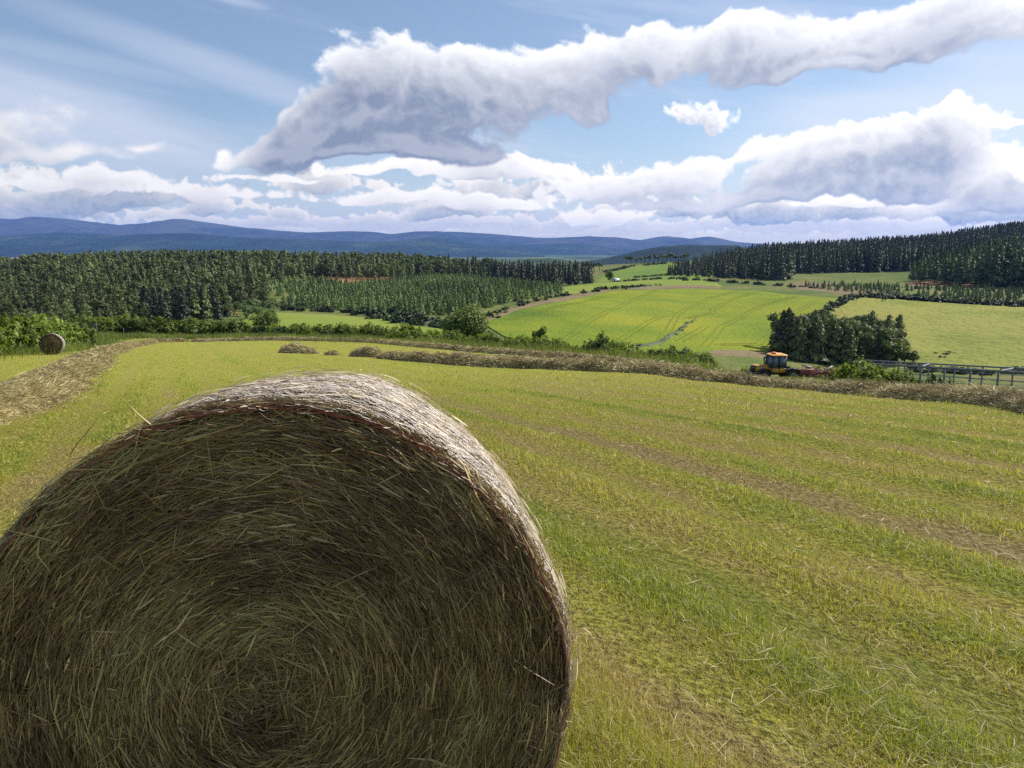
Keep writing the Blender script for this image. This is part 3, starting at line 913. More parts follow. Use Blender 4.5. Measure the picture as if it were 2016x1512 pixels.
def plants_materials():
    M['bark'] = plain('grey_brown_bark', (.11, .085, .065), .9, .1, vary=.5, scale=9)
    M['pinebark'] = plain('rusty_pine_bark', (.17, .095, .06), .9, .1, vary=.45, scale=9)
    M['pine'] = foliage('pine_needles', (.044, .068, .024), (.145, .172, .054), .15, wscale=.02, wvar=.45)
    M['spruce'] = foliage('spruce_needles', (.026, .038, .020), (.074, .092, .042), .10, wscale=.012)
    M['young'] = foliage('young_conifer_needles', (.070, .120, .040), (.175, .240, .078), .18, wscale=.03)
    M['larch'] = foliage('larch_needles', (.040, .072, .028), (.095, .145, .05), .2, wscale=.02)
    M['leaf'] = foliage('hawthorn_leaf', (.060, .105, .020), (.185, .240, .040), .38, wscale=.12)
    M['leafdark'] = foliage('dark_bush_leaf', (.022, .045, .016), (.065, .10, .026), .3, wscale=.12)
    M['tree'] = foliage('tree_leaf', (.050, .085, .026), (.150, .195, .048), .3, wscale=.2)
    M['willow'] = foliage('pale_tree_leaf', (.05, .085, .035), (.12, .17, .07), .3, wscale=.05)
    M['darkfir'] = foliage('dark_fir_needles', (.009, .016, .010), (.026, .038, .019), .1, wscale=.02)
    M['gorse'] = foliage('scrub_leaf', (.022, .040, .018), (.055, .080, .032), .15, wscale=.05)
    M['tallgrass'] = foliage('tall_grass', (.075, .130, .028), (.18, .20, .06), .4, wscale=.25, rough=.5)


def in_poly(px, Y, poly):
    c = np.zeros(len(px), bool); p = np.asarray(poly, float); n = len(p); j = n - 1
    for i in range(n):
        xi, yi, xj, yj = p[i, 0], p[i, 1], p[j, 0], p[j, 1]
        k = ((yi > Y) != (yj > Y)) & (px < (xj - xi) * (Y - yi) / (yj - yi + 1e-12) + xi)
        c ^= k; j = i
    return c


def scatter(poly, sp, seed, jit=.42):
    """jittered positions inside a polygon given as (photo column, distance)"""
    rs = R(seed); p = np.asarray(poly, float)
    X = colx(p[:, 0], p[:, 1])
    gx, gy = np.meshgrid(np.arange(X.min() - 5, X.max() + 5, sp), np.arange(p[:, 1].min(), p[:, 1].max(), sp))
    gx = gx + (np.arange(gx.shape[0]) % 2)[:, None] * sp * .5
    gx, gy = gx.ravel() + rs.uniform(-jit, jit, gx.size) * sp, gy.ravel() + rs.uniform(-jit, jit, gy.size) * sp
    k = in_poly(gx / gy / 1.012 * F + 1008, gy, p)
    return gx[k], gy[k]


def forest(poly, sp, seed, protos, mats, hfun, name, label, cat, group, nind, mass, mlabel, holes=None, zoff=-.3):
    """trees of one wood: the nind largest in view are objects of their own, the rest one mass"""
    x, y = scatter(poly, sp, seed)
    rs = R(seed + 1)
    if holes is not None:
        k = holes(x, y, rs); x, y = x[k], y[k]
    h = hfun(x, y, rs)
    z = gz(x, y) + zoff
    o = np.argsort(-h / y); vis = np.abs((x / y)) < .72
    o = np.r_[o[vis[o]], o[~vis[o]]]
    x, y, z, h = x[o], y[o], z[o], h[o]
    pi = rs.randint(0, len(protos), len(x)); rz = rs.rand(len(x)) * 6.283; wd = rs.uniform(.85, 1.2, len(x))
    datas = [g.data(name, mats) for g in protos]
    for i in range(min(nind, len(x))):
        ob = bpy.data.objects.new(name, datas[pi[i]])
        link(ob, None, (x[i], y[i], z[i]), rz[i], (h[i] * wd[i], h[i] * wd[i], h[i]))
        tag(ob, label, cat, group)
    if len(x) > nind:
        V, Q, T, A, qm, tm, n = [], [], [], [], [], [], 0
        flat = [(np.concatenate(g.V), np.concatenate(g.Q), np.concatenate(g.T) if g.T else np.zeros((0, 3), int), np.concatenate(g.a), np.concatenate(g.qm), np.concatenate(g.tm) if g.T else np.zeros(0)) for g in protos]
        for i in range(nind, len(x)):
            v, q, tt, a, m1, m2 = flat[pi[i]]
            c, s = math.cos(rz[i]), math.sin(rz[i])
            sc = h[i] * wd[i]
            V.append(np.c_[(v[:, 0] * c - v[:, 1] * s) * sc + x[i], (v[:, 0] * s + v[:, 1] * c) * sc + y[i], v[:, 2] * h[i] + z[i]])
            Q.append(q + n); T.append(tt + n); n += len(v); A.append(np.clip(a + rs.normal(0, .24), 0, 1)); qm.append(m1); tm.append(m2)
        me = meshdata(mass, np.concatenate(V), [np.concatenate(Q), np.concatenate(T)], mats, mi=np.concatenate(qm + tm), attrs={'tint': np.concatenate(A)})
        ob = link(bpy.data.objects.new(mass, me))
        tag(ob, mlabel, 'forest', kind='stuff')
    return x, y


def woods():
    rpn = [clump_tree_geo(150 + i, n=560, leaf=.042, spread=.27, lobes=11, crown_z=.56, crown_h=.60, trunk=.016, limbs=2, fill=.45) for i in range(4)]
    low = [conifer_geo(170 + i, r=.27, n=420, t0=.02, pw=.55, size=.06, ragged=.5, trunk=.012) for i in range(3)]
    pines = [conifer_geo(100 + i, r=[.17, .20, .15, .22][i % 4], n=340, t0=[.30, .22, .36, .16][i % 4], pw=.6, size=.055, ragged=.55, lean=R(i).normal(0, .02), trunk=.013) for i in range(6)]
    spr = [conifer_geo(200 + i, r=[.13, .15, .12][i % 3], n=330, t0=.05, pw=.8, size=.045, ragged=.4, trunk=.010) for i in range(6)]
    yng = [conifer_geo(300 + i, r=[.33, .38, .30][i % 3], n=170, t0=.02, pw=.75, size=.10, ragged=.4, trunk=.015) for i in range(5)]
    # wood on the left of the valley
    def hp(x, y, rs):
        n = fbm(x / 50, y / 50, 3, 31); px = x / y / 1.012 * F + 1008
        k = 8.2 + 6.6 * np.clip((y - 230) / 300, 0, 1) + 2.0 * np.exp(-((px - 400) / 230) ** 2) - 2.5 * np.clip((px - 600) / 300, 0, 1) - 2.0 * np.clip((150 - px) / 200, 0, 1)
        return np.clip(k * (.72 + .55 * n) * rs.uniform(.66, 1.22, len(x)), 3.5, 17.5)

    def holes(x, y, rs):
        px = x / y / 1.012 * F + 1008
        n = fbm(x / 35, y / 35, 3, 77)
        gap = (px > 330) & (px < 640) & (y > 345) & (y < 430)
        return (~gap | (rs.rand(len(x)) < .25)) & ((n > .30) | (y > 500) | (y < 260))
    far_ = [(-350, 300), (-350, 820), (300, 840), (640, 800), (940, 700), (1000, 600), (930, 520), (860, 520), (800, 480), (640, 470), (560, 440), (560, 330), (480, 310), (300, 300)]
    near_ = [(-350, 150), (-350, 310), (300, 310), (480, 318), (545, 262), (470, 232), (430, 205), (300, 185), (100, 165)]
    forest(near_, 6.2, 2, rpn + low + pines[:2], [M['pine'], M['pinebark']], lambda x, y, rs: hp(x, y, rs) * np.where(y < 200, .62, .85), 'pine_tree', 'bushy dark green pine in the front ranks of the wood left of the valley', 'tree', 'front pines of the left wood', 300, 'pine_thicket', 'bushy dark green front ranks of the left pine wood')
    forest(far_, 6.8, 1, pines[:4] + rpn, [M['pine'], M['pinebark']], hp, 'tall_pine', 'tall dark pine in the ranks behind the front of the left wood', 'tree', 'tall pines of the left wood', 300, 'pine_forest', 'dark pine wood covering the left side of the valley', holes)
    forest([(285, 186), (330, 182), (440, 205), (455, 222), (380, 226), (290, 212)], 5.0, 33, low, [M['darkfir'], M['bark']], lambda x, y, rs: rs.uniform(7.2, 9.6, len(x)),
           'front_spruce', 'very dark broad spruce in the group before the left wood', 'tree', 'dark spruces before the left wood', 80, 'spruce_group', 'very dark spruce group before the left wood')
    # dark block between the wood and the barley
    forest([(930, 520), (1000, 455), (1060, 410), (1120, 405), (1165, 430), (1170, 470), (1120, 560), (1000, 590), (930, 600)], 7.5, 5, pines + spr, [M['spruce'], M['bark']], lambda x, y, rs: rs.uniform(9, 14.5, len(x)),
           'dark_pine', 'tall dark pine in the block above the young plantation and the barley', 'tree', 'dark pines above the plantation', 130, 'dark_pine_block', 'dark block of pines between the left wood and the barley field')
    # young plantation
    def hy(x, y, rs): return rs.uniform(3.0, 5.0, len(x)) * (.75 + .5 * fbm(x / 25, y / 25, 3, 4))
    forest([(560, 262), (700, 250), (800, 238), (860, 236), (940, 262), (1020, 298), (1100, 342), (1108, 375), (1050, 425), (1000, 460), (930, 500), (860, 505), (800, 470), (720, 420), (640, 385), (590, 330)], 3.9, 9, yng, [M['young'], M['bark']], hy,
           'young_conifer', 'small mid green conifer in the young plantation', 'tree', 'young conifers of the plantation', 300, 'young_plantation', 'young green conifer plantation below the left pines')
    forest([(330, 330), (480, 320), (640, 330), (700, 430), (640, 450), (480, 430), (340, 420)], 6.0, 14, yng, [M['young'], M['bark']], lambda x, y, rs: rs.uniform(3, 5.5, len(x)),
           'sapling', 'pale green sapling in the clearing of the left wood', 'tree', 'saplings in the clearing of the left wood', 200, 'sapling_mass', 'pale green saplings in the clearing of the left wood')
    # wood on the right
    def hr(x, y, rs): return rs.uniform(13.5, 20, len(x)) * (.85 + .3 * fbm(x / 60, y / 60, 3, 8)) * np.clip((x / y / 1.012 * F + 1008 - 1240) / 260, .50, 1.0)
    right = [(1302, 530), (1360, 505), (1420, 490), (1500, 480), (1538, 478), (1545, 520), (1552, 555), (1650, 575), (1780, 590), (1900, 560), (2400, 560), (2400, 1120), (2016, 1080), (1750, 1000), (1560, 900), (1420, 800), (1330, 680)]
    forest(right, 6.6, 21, spr + [conifer_geo(260 + i, r=.19, n=420, t0=.04, pw=.6, size=.045, ragged=.45, trunk=.010) for i in range(3)], [M['spruce'], M['bark']], hr, 'spruce_tree', 'tall dark spruce along the front edge of the right wood', 'tree', 'spruces of the right wood', 300, 'spruce_forest', 'dark spruce forest climbing the hill on the right')
    forest([(1772, 480), (1800, 466), (1900, 446), (2016, 440), (2350, 440), (2350, 550), (1900, 565), (1800, 560)], 7.0, 25, pines, [M['larch'], M['pinebark']], lambda x, y, rs: rs.uniform(.85, 1.1, len(x)) * np.clip(13 + (x / y / 1.012 * F + 1008 - 1790) * .075, 12, 23),
           'larch_tree', 'mid green tree in front of the dark right wood', 'tree', 'lighter trees before the right wood', 160, 'larch_wood', 'lighter green trees standing before the right spruce forest')
    forest([(1560, 430), (1620, 385), (1680, 345), (1750, 340), (1900, 325), (2016, 312), (2350, 300), (2350, 425), (2016, 425), (1800, 440), (1700, 450)], 4.4, 29, low, [M['larch'], M['bark']], lambda x, y, rs: rs.uniform(1.3, 3.9, len(x)),
           'scrub_conifer', 'small scrub conifer between the pasture and the right wood', 'tree', 'scrub conifers above the pasture', 200, 'scrub_mass', 'low scrub conifers above the pasture', lambda x, y, rs: (fbm(x / 30, y / 30, 3, 3) + np.clip((x / y - .42) * .8, -.1, .4)) > .45)


def placed(g_or_data, name, mats, x, y, h, label, cat, group=None, wide=1.0, seed=0, zoff=-.05, z=None):
    me = g_or_data if isinstance(g_or_data, bpy.types.Mesh) else g_or_data.data(name, mats)
    ob = bpy.data.objects.new(name, me)
    link(ob, None, (x, y, (gz1(x, y) if z is None else z) + zoff), R(seed).rand() * 6.28, (h * wide, h * wide, h))
    return tag(ob, label, cat, group)


def split_tree(g, name, mats, x, y, h, label, cat, group=None, wide=1.0, rz=0.0, zoff=-.08):
    """a tree as trunk + crown"""
    e = empty(name, (x, y, gz1(x, y) + zoff), rz)
    tag(e, label, cat, group)
    V = np.concatenate(g.V); a = np.concatenate(g.a); Q = np.concatenate(g.Q); qm = np.concatenate(g.qm); T = np.concatenate(g.T); tm = np.concatenate(g.tm)
    for part, mi in (('crown', 0), ('trunk', 1)):
        q, t = Q[qm == mi], T[tm == mi]
        use = np.unique(np.concatenate([q.ravel(), t.ravel()])); re = np.zeros(len(V), int); re[use] = np.arange(len(use))
        po = [re[k] for k in (q, t) if len(k)]
        o = mk(part, V[use] * np.array([h * wide, h * wide, h]), po, mats[mi], parent=e, attrs={'tint': a[use]})
    return e


def trees_and_bushes():
    # clump of trees right of the barley
    rs = R(5)
    spec = []
    for i in range(24): spec.append((rs.uniform(1530, 1670), rs.uniform(188, 212), rs.uniform(9.0, 11.8), 0))
    for i in range(24): spec.append((rs.uniform(1640, 1765), rs.uniform(188, 210), rs.uniform(8.4, 11.2), 0))
    spec += [(1548, 190, 8.6, 0), (1527, 187, 5.2, 1), (1570, 186, 10.6, 0), (1605, 187, 11.2, 0), (1700, 187, 9.6, 0), (1735, 188, 10.0, 0), (1742, 186, 8.6, 1), (1780, 187, 6.6, 1), (1765, 190, 7.6, 1), (1796, 188, 3.6, 1), (1668, 186, 9.2, 0)]
    cg = [clump_tree_geo(410 + i, n=1300, leaf=.040, spread=.25, lobes=12, crown_z=.55, crown_h=.62, trunk=.016, limbs=3) for i in range(2)] + [conifer_geo(400 + i, r=.23, n=900, t0=.06, pw=.45, size=.062, ragged=.7, trunk=.016, lean=R(i).normal(0, .03)) for i in range(2)]
    bg = [clump_tree_geo(430 + i, n=900, leaf=.05, spread=.38, crown_z=.55, crown_h=.42) for i in range(2)]
    for i, (px, Y, h, k) in enumerate(spec):
        if k == 0: split_tree(cg[i % 4], 'clump_conifer', [M['pine'], M['bark']], colx(px, Y), Y, h, 'dark conifer in the clump of trees behind the tractor', 'tree', 'conifers of the clump behind the tractor', rz=i * 1.3)
        else: split_tree(bg[i % 2], 'broadleaf_tree', [M['tree'], M['bark']], colx(px, Y), Y, h, 'rounded broadleaf tree at the edge of the conifer clump behind the tractor', 'tree', 'broadleaf trees at the edge of the clump', rz=i * 1.7, wide=1.1)
    # lone trees
    split_tree(clump_tree_geo(11, n=9000, leaf=.030, spread=.46, lobes=18, crown_z=.56, crown_h=.46, fill=.5), 'round_tree', [M['tree'], M['bark']], colx(912, 112), 112, 7.1,
               'large round leafy tree behind the hedge in the middle', 'tree', wide=1.05)
    split_tree(clump_tree_geo(12, n=1800, leaf=.042, spread=.46, lobes=11, crown_z=.55, crown_h=.4), 'round_tree', [M['tree'], M['bark']], colx(531, 122), 122, 4.4, 'small round dark tree behind the hedge beside the meadow', 'tree', wide=1.1)
    split_tree(clump_tree_geo(13, n=1700, leaf=.055, spread=.25, lobes=9, crown_z=.58, crown_h=.5), 'slim_bush_tree', [M['leaf'], M['bark']], colx(1063, 56), 56, 2.25, 'slim upright bush standing above the boundary weeds before the barley', 'tree', wide=1.05)
    split_tree(clump_tree_geo(14, n=700, leaf=.055, spread=.48, lobes=8, crown_z=.52, crown_h=.42), 'round_tree', [M['tree'], M['bark']], colx(1197, 520), 520, 9.0, 'round dark tree beside the small white house', 'tree', wide=1.1)
    # pines on the crest
    rs = R(8)
    pg = [clump_tree_geo(450 + i, n=260, leaf=.07, spread=.40, lobes=7, crown_z=.72, crown_h=.24, trunk=.03, flat=.7) for i in range(4)]
    for i, px in enumerate([1228, 1237, 1247, 1256, 1263, 1272, 1281, 1289, 1297, 1305, 1313, 1322, 1332, 1342, 1150, 1158, 1166, 1176]):
        crest = i < 14
        Y = rs.uniform(800, 850) if crest else rs.uniform(660, 720)
        split_tree(pg[i % 4], 'crest_pine', [M['pine'], M['bark']], colx(px, Y), Y, rs.uniform(7.5, 11), 'spreading pine on the crest above the green field' if crest else 'spreading pine at the top left corner of the green field', 'tree',
                   'spreading pines on the crest' if crest else 'pines at the corner of the green field', rz=i)
    # pale broadleaf trees at the foot of the left wood
    wg = [clump_tree_geo(470 + i, n=420, leaf=.055, spread=.45, lobes=8, crown_z=.55, crown_h=.42) for i in range(3)]
    for i in range(22):
        px, Y = rs.uniform(425, 570), rs.uniform(205, 260)
        placed(wg[i % 3].data('pale_tree', [M['willow'], M['bark']]) if i < 3 else bpy.data.meshes['pale_tree' + ('' if i % 3 == 0 else '.00%d' % (i % 3))], 'pale_tree', None, colx(px, Y), Y, rs.uniform(2.4, 5.0), 'pale green broadleaf tree at the foot of the left wood', 'tree', 'pale trees at the foot of the left wood', seed=i, wide=1.1)
    # scrub and bush lines across the valley
    bd = [bush_geo(500 + i, n=170, leaf=.17, w=.9, stems=9).data('scrub_bush', [M['gorse'], M['bark']]) for i in range(4)]

    def line(pts, n, h0, h1, label, group, sp=2.0, seed=0, wide=1.0):
        rs = R(seed); c = resample(pl(*pts), 200)
        for i in range(n):
            p = c[min(199, int((i + rs.uniform(.1, .9)) / n * 200))] + rs.normal(0, sp, 2) * .5
            placed(bd[rs.randint(4)], 'scrub_bush', None, p[0], p[1], rs.uniform(h0, h1), label, 'bush', group, seed=i + seed, wide=wide * rs.uniform(.9, 1.4))
    line([(1528, 205), (1560, 236), (1610, 275), (1670, 332)], 44, 1.8, 3.0, 'dark hedge bush on the line between the barley and the pasture', 'hedge bushes between barley and pasture', 1.5, 1)
    line([(1680, 335), (1760, 330), (1880, 318), (2030, 302), (2150, 296)], 46, 1.8, 3.4, 'dark scrub bush along the top edge of the pasture', 'scrub bushes along the pasture top', 3, 2, 1.4)
    line([(740, 236), (800, 212), (870, 198), (900, 205)], 30, 1.8, 3.6, 'dark scrub bush below the young plantation', 'scrub bushes below the plantation', 9, 3, 1.1)
    line([(560, 250), (640, 246), (740, 240)], 22, 1.2, 2.2, 'dark scrub bush along the meadow edge', 'scrub bushes along the meadow edge', 3, 4, 1.3)
    line([(915, 212), (1000, 272), (1060, 300), (1110, 335)], 26, .9, 2.0, 'low bush on the dry margin left of the barley', 'low bushes on the barley margin', 3, 5, 1.2)
    line([(1135, 345), (1180, 372), (1220, 390), (1290, 420)], 20, 1.0, 2.2, 'low dark bush above the top left barley edge', 'low bushes above the barley', 3, 6, 1.2)
    line([(1215, 505), (1280, 500), (1350, 470), (1430, 450), (1520, 430), (1600, 405)], 40, 1.2, 2.6, 'low dark bush between the green field and the barley', 'low bushes above the barley top', 5, 7, 1.4)
    line([(1245, 560), (1290, 555), (1330, 540)], 10, 1.5, 2.4, 'bush on the line inside the green field', 'bushes inside the green field', 2, 8, 1.4)
    line([(1180, 660), (1240, 750), (1330, 770)], 16, 2, 3.5, 'dark bush along the top of the green field', 'bushes along the green field top', 5, 9, 1.5)
    line([(1240, 181), (1300, 196), (1340, 226), (1364, 258)], 12, .5, 1.2, 'dark rush clump in the drain across the barley', 'rush clumps in the drain', 1, 10, 1.3)
    line([(1800, 180), (1850, 176), (1950, 172), (2040, 172)], 24, .8, 1.9, 'dark weed bush along the bottom of the pasture', 'weed bushes below the pasture', 3, 11, 1.4)
    line([(1810, 200), (1850, 196), (1870, 206)], 9, .5, 1.0, 'small rush tuft in the pasture beside the clump', 'rush tufts in the pasture', 3, 12, 1.2)
    # hedge round the hay field
    hd = [bush_geo(520 + i, n=1500, leaf=.066, w=.72, stems=26).data('hedge_shrub', [M['leaf'] if i % 3 else M['leafdark'], M['bark']]) for i in range(6)]
    rs = R(12)

    def hedge(pts, n, h0, h1, label, group, seed, wide=1.0, sp=.4, kinds=(0, 1, 2, 3, 4, 5)):
        rs = R(seed); c = resample(pl(*pts), 300)
        for i in range(n):
            p = c[min(299, int((i + rs.uniform(.2, .8)) / n * 300))] + rs.normal(0, sp, 2)
            placed(hd[kinds[rs.randint(len(kinds))]], 'hedge_shrub', None, p[0], p[1], rs.uniform(h0, h1), label, 'shrub', group, seed=i + seed, wide=wide * rs.uniform(.9, 1.25))
    hedge([(-160, 33), (-60, 42), (30, 50), (95, 57), (138, 62)], 30, 2.1, 2.9, 'tall leafy hedge shrub beside the lone round bale', 'hedge shrubs beside the lone bale', 3, .85, .5, (1, 2, 4, 5))
    hedge([(150, 100), (215, 98), (300, 99), (420, 101), (470, 102)], 30, 2.1, 3.0, 'leafy hedge shrub at the far left corner of the hay field', 'hedge shrubs at the far left corner', 5, 1.0, .6)
    hedge([(480, 104), (560, 98), (640, 90), (700, 84), (760, 79), (822, 74)], 30, 1.5, 2.2, 'dark green hedge shrub along the far side of the hay field', 'hedge shrubs along the far side', 7, 1.0, .4)
    hedge([(830, 73), (880, 70), (930, 66), (985, 62)], 9, 1.0, 1.7, 'low light green shrub before the big round tree', 'low shrubs before the round tree', 9, 1.1, .5, (1, 2, 4, 5))
    singles = [(1015, 60, 1.3, 'leafy shrub left of the slim upright bush'), (1088, 55, 1.15, 'spreading shrub right of the slim upright bush'), (1178, 50, 1.3, 'two stemmed dark bush below the foot of the drain'), (1187, 50.4, 1.65, 'thin shoot rising out of a dark bush by the drain'),
               (1285, 47, .95, 'low dark bush in the weeds below the barley'), (1335, 46, 1.15, 'wide dark bush in the weeds below the barley'), (1362, 46.5, 1.0, 'dark bush with reddish twigs right of the wide dark bush')]
    for i, (px, Y, h, lab) in enumerate(singles): placed(hd[[1, 2, 0, 4, 3, 0, 3][i]], 'boundary_bush', None, colx(px, Y), Y, h * 1.25, lab, 'bush', seed=i + 60, wide=[.9, 1, .9, .5, 1.1, 1.2, 1.1][i])
    hedge([(1030, 58), (1120, 53), (1220, 48.5), (1310, 45.5), (1395, 43)], 44, .65, 1.4, 'small leafy weed on the field edge below the barley', 'weeds along the field edge', 11, .95, .7, (1, 2, 4, 5))
    ws = [(1590, 78, 2.1), (1612, 77, 2.1), (1570, 79, 1.9), (1645, 76, 1.9), (1668, 73, 1.8), (1676, 54, 2.2), (1690, 52, 2.8), (1712, 50, 2.1), (1738, 49, 2.3), (1762, 47, 2.0), (1790, 46, 1.5), (1725, 51, 1.9), (1700, 55, 2.2), (1560, 76, 1.7), (1630, 78, 2.0), (1470, 74, 1.5), (1440, 76, 1.3)]
    for i, (px, Y, h) in enumerate(ws): placed(hd[[1, 2, 4, 5][i % 4]], 'weed_bush', None, colx(px, Y), Y, h * .92, 'light green leafy weed bush between the tractor and the steel pen', 'bush', 'weed bushes by the tractor and pen', seed=i + 90, wide=1.0)
    placed(hd[0], 'weed_bush', None, colx(1840, 36), 36, 1.35, 'dark tuft of weed in front of the steel pen', 'bush', seed=7, wide=.9)


# ------------------------------------------------------------------ grass
def blades(x, y, z, h, w, rs, lean=.35, tint=None, K=3, flat=None):
    n = len(x)
    a = rs.rand(n) * 2 * np.pi
    le = np.abs(rs.normal(0, lean, n))
    if flat is not None: le = np.where(flat, rs.uniform(1.2, 3.0, n), le)
    d = np.stack([np.cos(a), np.sin(a)], 1)
    t = np.linspace(0, 1, K)
    cv = (t ** 1.6)[None]
    hx = h[:, None] * le[:, None] * cv / np.sqrt(1 + le ** 2)[:, None]
    hz = h[:, None] * t[None] / np.sqrt(1 + (le * t.max()) ** 2)[:, None]
    Pt = np.stack([x[:, None] + d[:, :1] * hx, y[:, None] + d[:, 1:] * hx, z[:, None] + hz], 2)
    b = a + np.pi / 2 + rs.normal(0, .6, n)
    side = np.stack([np.cos(b), np.sin(b), np.zeros(n)], 1)[:, None, :]
    prof = np.array([1.0, .8, .12]) if K == 3 else np.linspace(1, .12, K)
    ww = (w[:, None] * prof[None] * .5)[..., None]
    V = np.stack([Pt - side * ww, Pt + side * ww], 2).reshape(-1, 3)
    bs = ((np.arange(n) * K * 2)[:, None] + (np.arange(K - 1) * 2)[None]).ravel()
    q = np.stack([bs, bs + 1, bs + 3, bs + 2], 1)
    return V, q, np.repeat(tint if tint is not None else rs.rand(n), 2 * K)


def field_sample(n, rs, y0, y1, px0=-250, px1=2270):
    """points spread over the mown field, thinning with distance"""
    v = rs.rand(n)
    Y = 1 / (1 / y0 + v * (1 / y1 - 1 / y0))
    X = (rs.uniform(px0, px1, n) - 1008) / F * (Y + .3)
    return X, Y


def grass():
    rs = R(42)
    X, Y = field_sample(900000, rs, 1.15, 46)
    left = -.62 * Y - 3.5; right = 17.0 - .19 * Y
    k = (X > left) & (X < right)
    inb = (np.abs((X - BALE[0]) * math.cos(BYAW) - (Y - BALE[1]) * math.sin(BYAW)) < .22) & (Y > 1.2) & (Y < 2.4)
    k &= ~inb
    tt = .912 * X + .41 * Y
    thin = fbm(X * 1.3, Y * 1.3, 3, 6)
    k &= rs.rand(len(X)) < np.clip(.35 + 1.3 * (thin - .25), .25, 1)
    k &= (np.abs(tt - 5.35) > .24) | (rs.rand(len(X)) < .6)
    X, Y = X[k], Y[k]; n = len(X)
    z = gz(X, Y)
    patchy = fbm(X * .8 + 5, Y * .8, 3, 15)
    rowv = fbm((.912 * X[:] + .41 * Y) * 1.1, (-.41 * X + .912 * Y) * .12, 3, 19)
    h = (.022 + .040 * rs.rand(n) ** 1.3) * (.55 + 1.1 * patchy) * (.7 + .7 * rowv)
    h *= np.where(rs.rand(n) < .006, 1.7, 1.0) * (.86 + .30 * np.sin((.912 * X + .41 * Y) * 5.6))
    w = .0023 * (.6 + .8 * rs.rand(n)) * np.clip(Y / 2.8, 1, 8)
    h = h * np.clip(.9 + Y / 60, 1, 1.5)
    flat = rs.rand(n) < .50
    tint = np.clip(rs.rand(n) * .75 + (rowv - .5) * .5 + flat * .18, 0, 1)
    V, q, a = blades(X, Y, z - .004, h, w, rs, .62, tint, 3, flat)
    o = mk('grass', V, q, M['blade'], attrs={'tint': a})
    tag(o, 'short mown grass stubble of the hay field', 'grass', kind='stuff')
    # cut straw left lying between the stubble
    X, Y = field_sample(46000, rs, 1.15, 40)
    tt = .912 * X + .41 * Y
    k = (X > -.62 * Y - 3.5) & (X < 17 - .19 * Y) & (rs.rand(len(X)) < np.where(np.abs(tt - 5.35) < .35, 1.0, .42))
    X, Y = X[k], Y[k]; n = len(X); z = gz(X, Y)
    a = rs.normal(2.0, .9, n); L = rs.uniform(.03, .11, n) * np.where(rs.rand(n) < .08, 2.0, 1)
    t = np.linspace(-.5, .5, 3)
    bend = rs.normal(0, .12, n)
    Pt = np.stack([X[:, None] + np.cos(a)[:, None] * L[:, None] * t - np.sin(a)[:, None] * (bend * L)[:, None] * (t * t),
                   Y[:, None] + np.sin(a)[:, None] * L[:, None] * t + np.cos(a)[:, None] * (bend * L)[:, None] * (t * t),
                   (z + rs.uniform(.012, .055, n))[:, None] + rs.normal(0, .02, n)[:, None] * t], 2)
    g = Geo(); side = unit(np.stack([-np.sin(a), np.cos(a), rs.normal(0, .5, n)], 1))[:, None]
    g.ribbons(Pt, .0022 * np.clip(Y / 2.6, 1, 9), side, rs.rand(n) * .85)
    tag(g.obj('loose_straw', [M['row']]), 'thin cut straw lying on the mown stubble', 'straw', kind='stuff')
    # uncut grass on the verges, below the hedge
    g = Geo()
    for pts, wd, n, h0, h1 in (([(-260, 30), (-120, 38), (20, 46), (60, 50), (110, 56), (165, 66), (185, 84), (230, 92)], 3.2, 15000, .35, .85), ([(170, 91), (300, 96), (470, 97), (640, 85), (800, 72), (940, 61), (1060, 53), (1190, 47), (1320, 43), (1460, 39)], 3.4, 30000, .3, .75),
                               ([(1300, 44), (1450, 46), (1600, 48), (1800, 42), (2050, 36)], 9.0, 20000, .10, .35), ([(1400, 66), (1560, 66), (1700, 58), (1850, 54), (2050, 50)], 9.0, 16000, .10, .35)):
        c = resample(pl(*pts), 400)
        i = rs.randint(0, 400, n); p = c[i] + np.c_[rs.normal(0, wd * .4, n), rs.normal(0, wd * .4, n)]
        X, Y = p[:, 0], p[:, 1]
        hh = rs.uniform(h0, h1, n) * (.5 + fbm(X / 1.6, Y / 1.6, 3, 7))
        V, q, a = blades(X, Y, gz(X, Y) - .02, hh, .012 * np.clip(Y / 26, 1, 4) * rs.uniform(.7, 1.4, n), rs, .45, np.clip(rs.rand(n) * .8 + .1, 0, 1))
        g.add(V, q, None, a)
    tag(g.obj('tall_grass', [M['tallgrass']]), 'uncut green verge grass below the hedge and around the field', 'grass', kind='stuff')


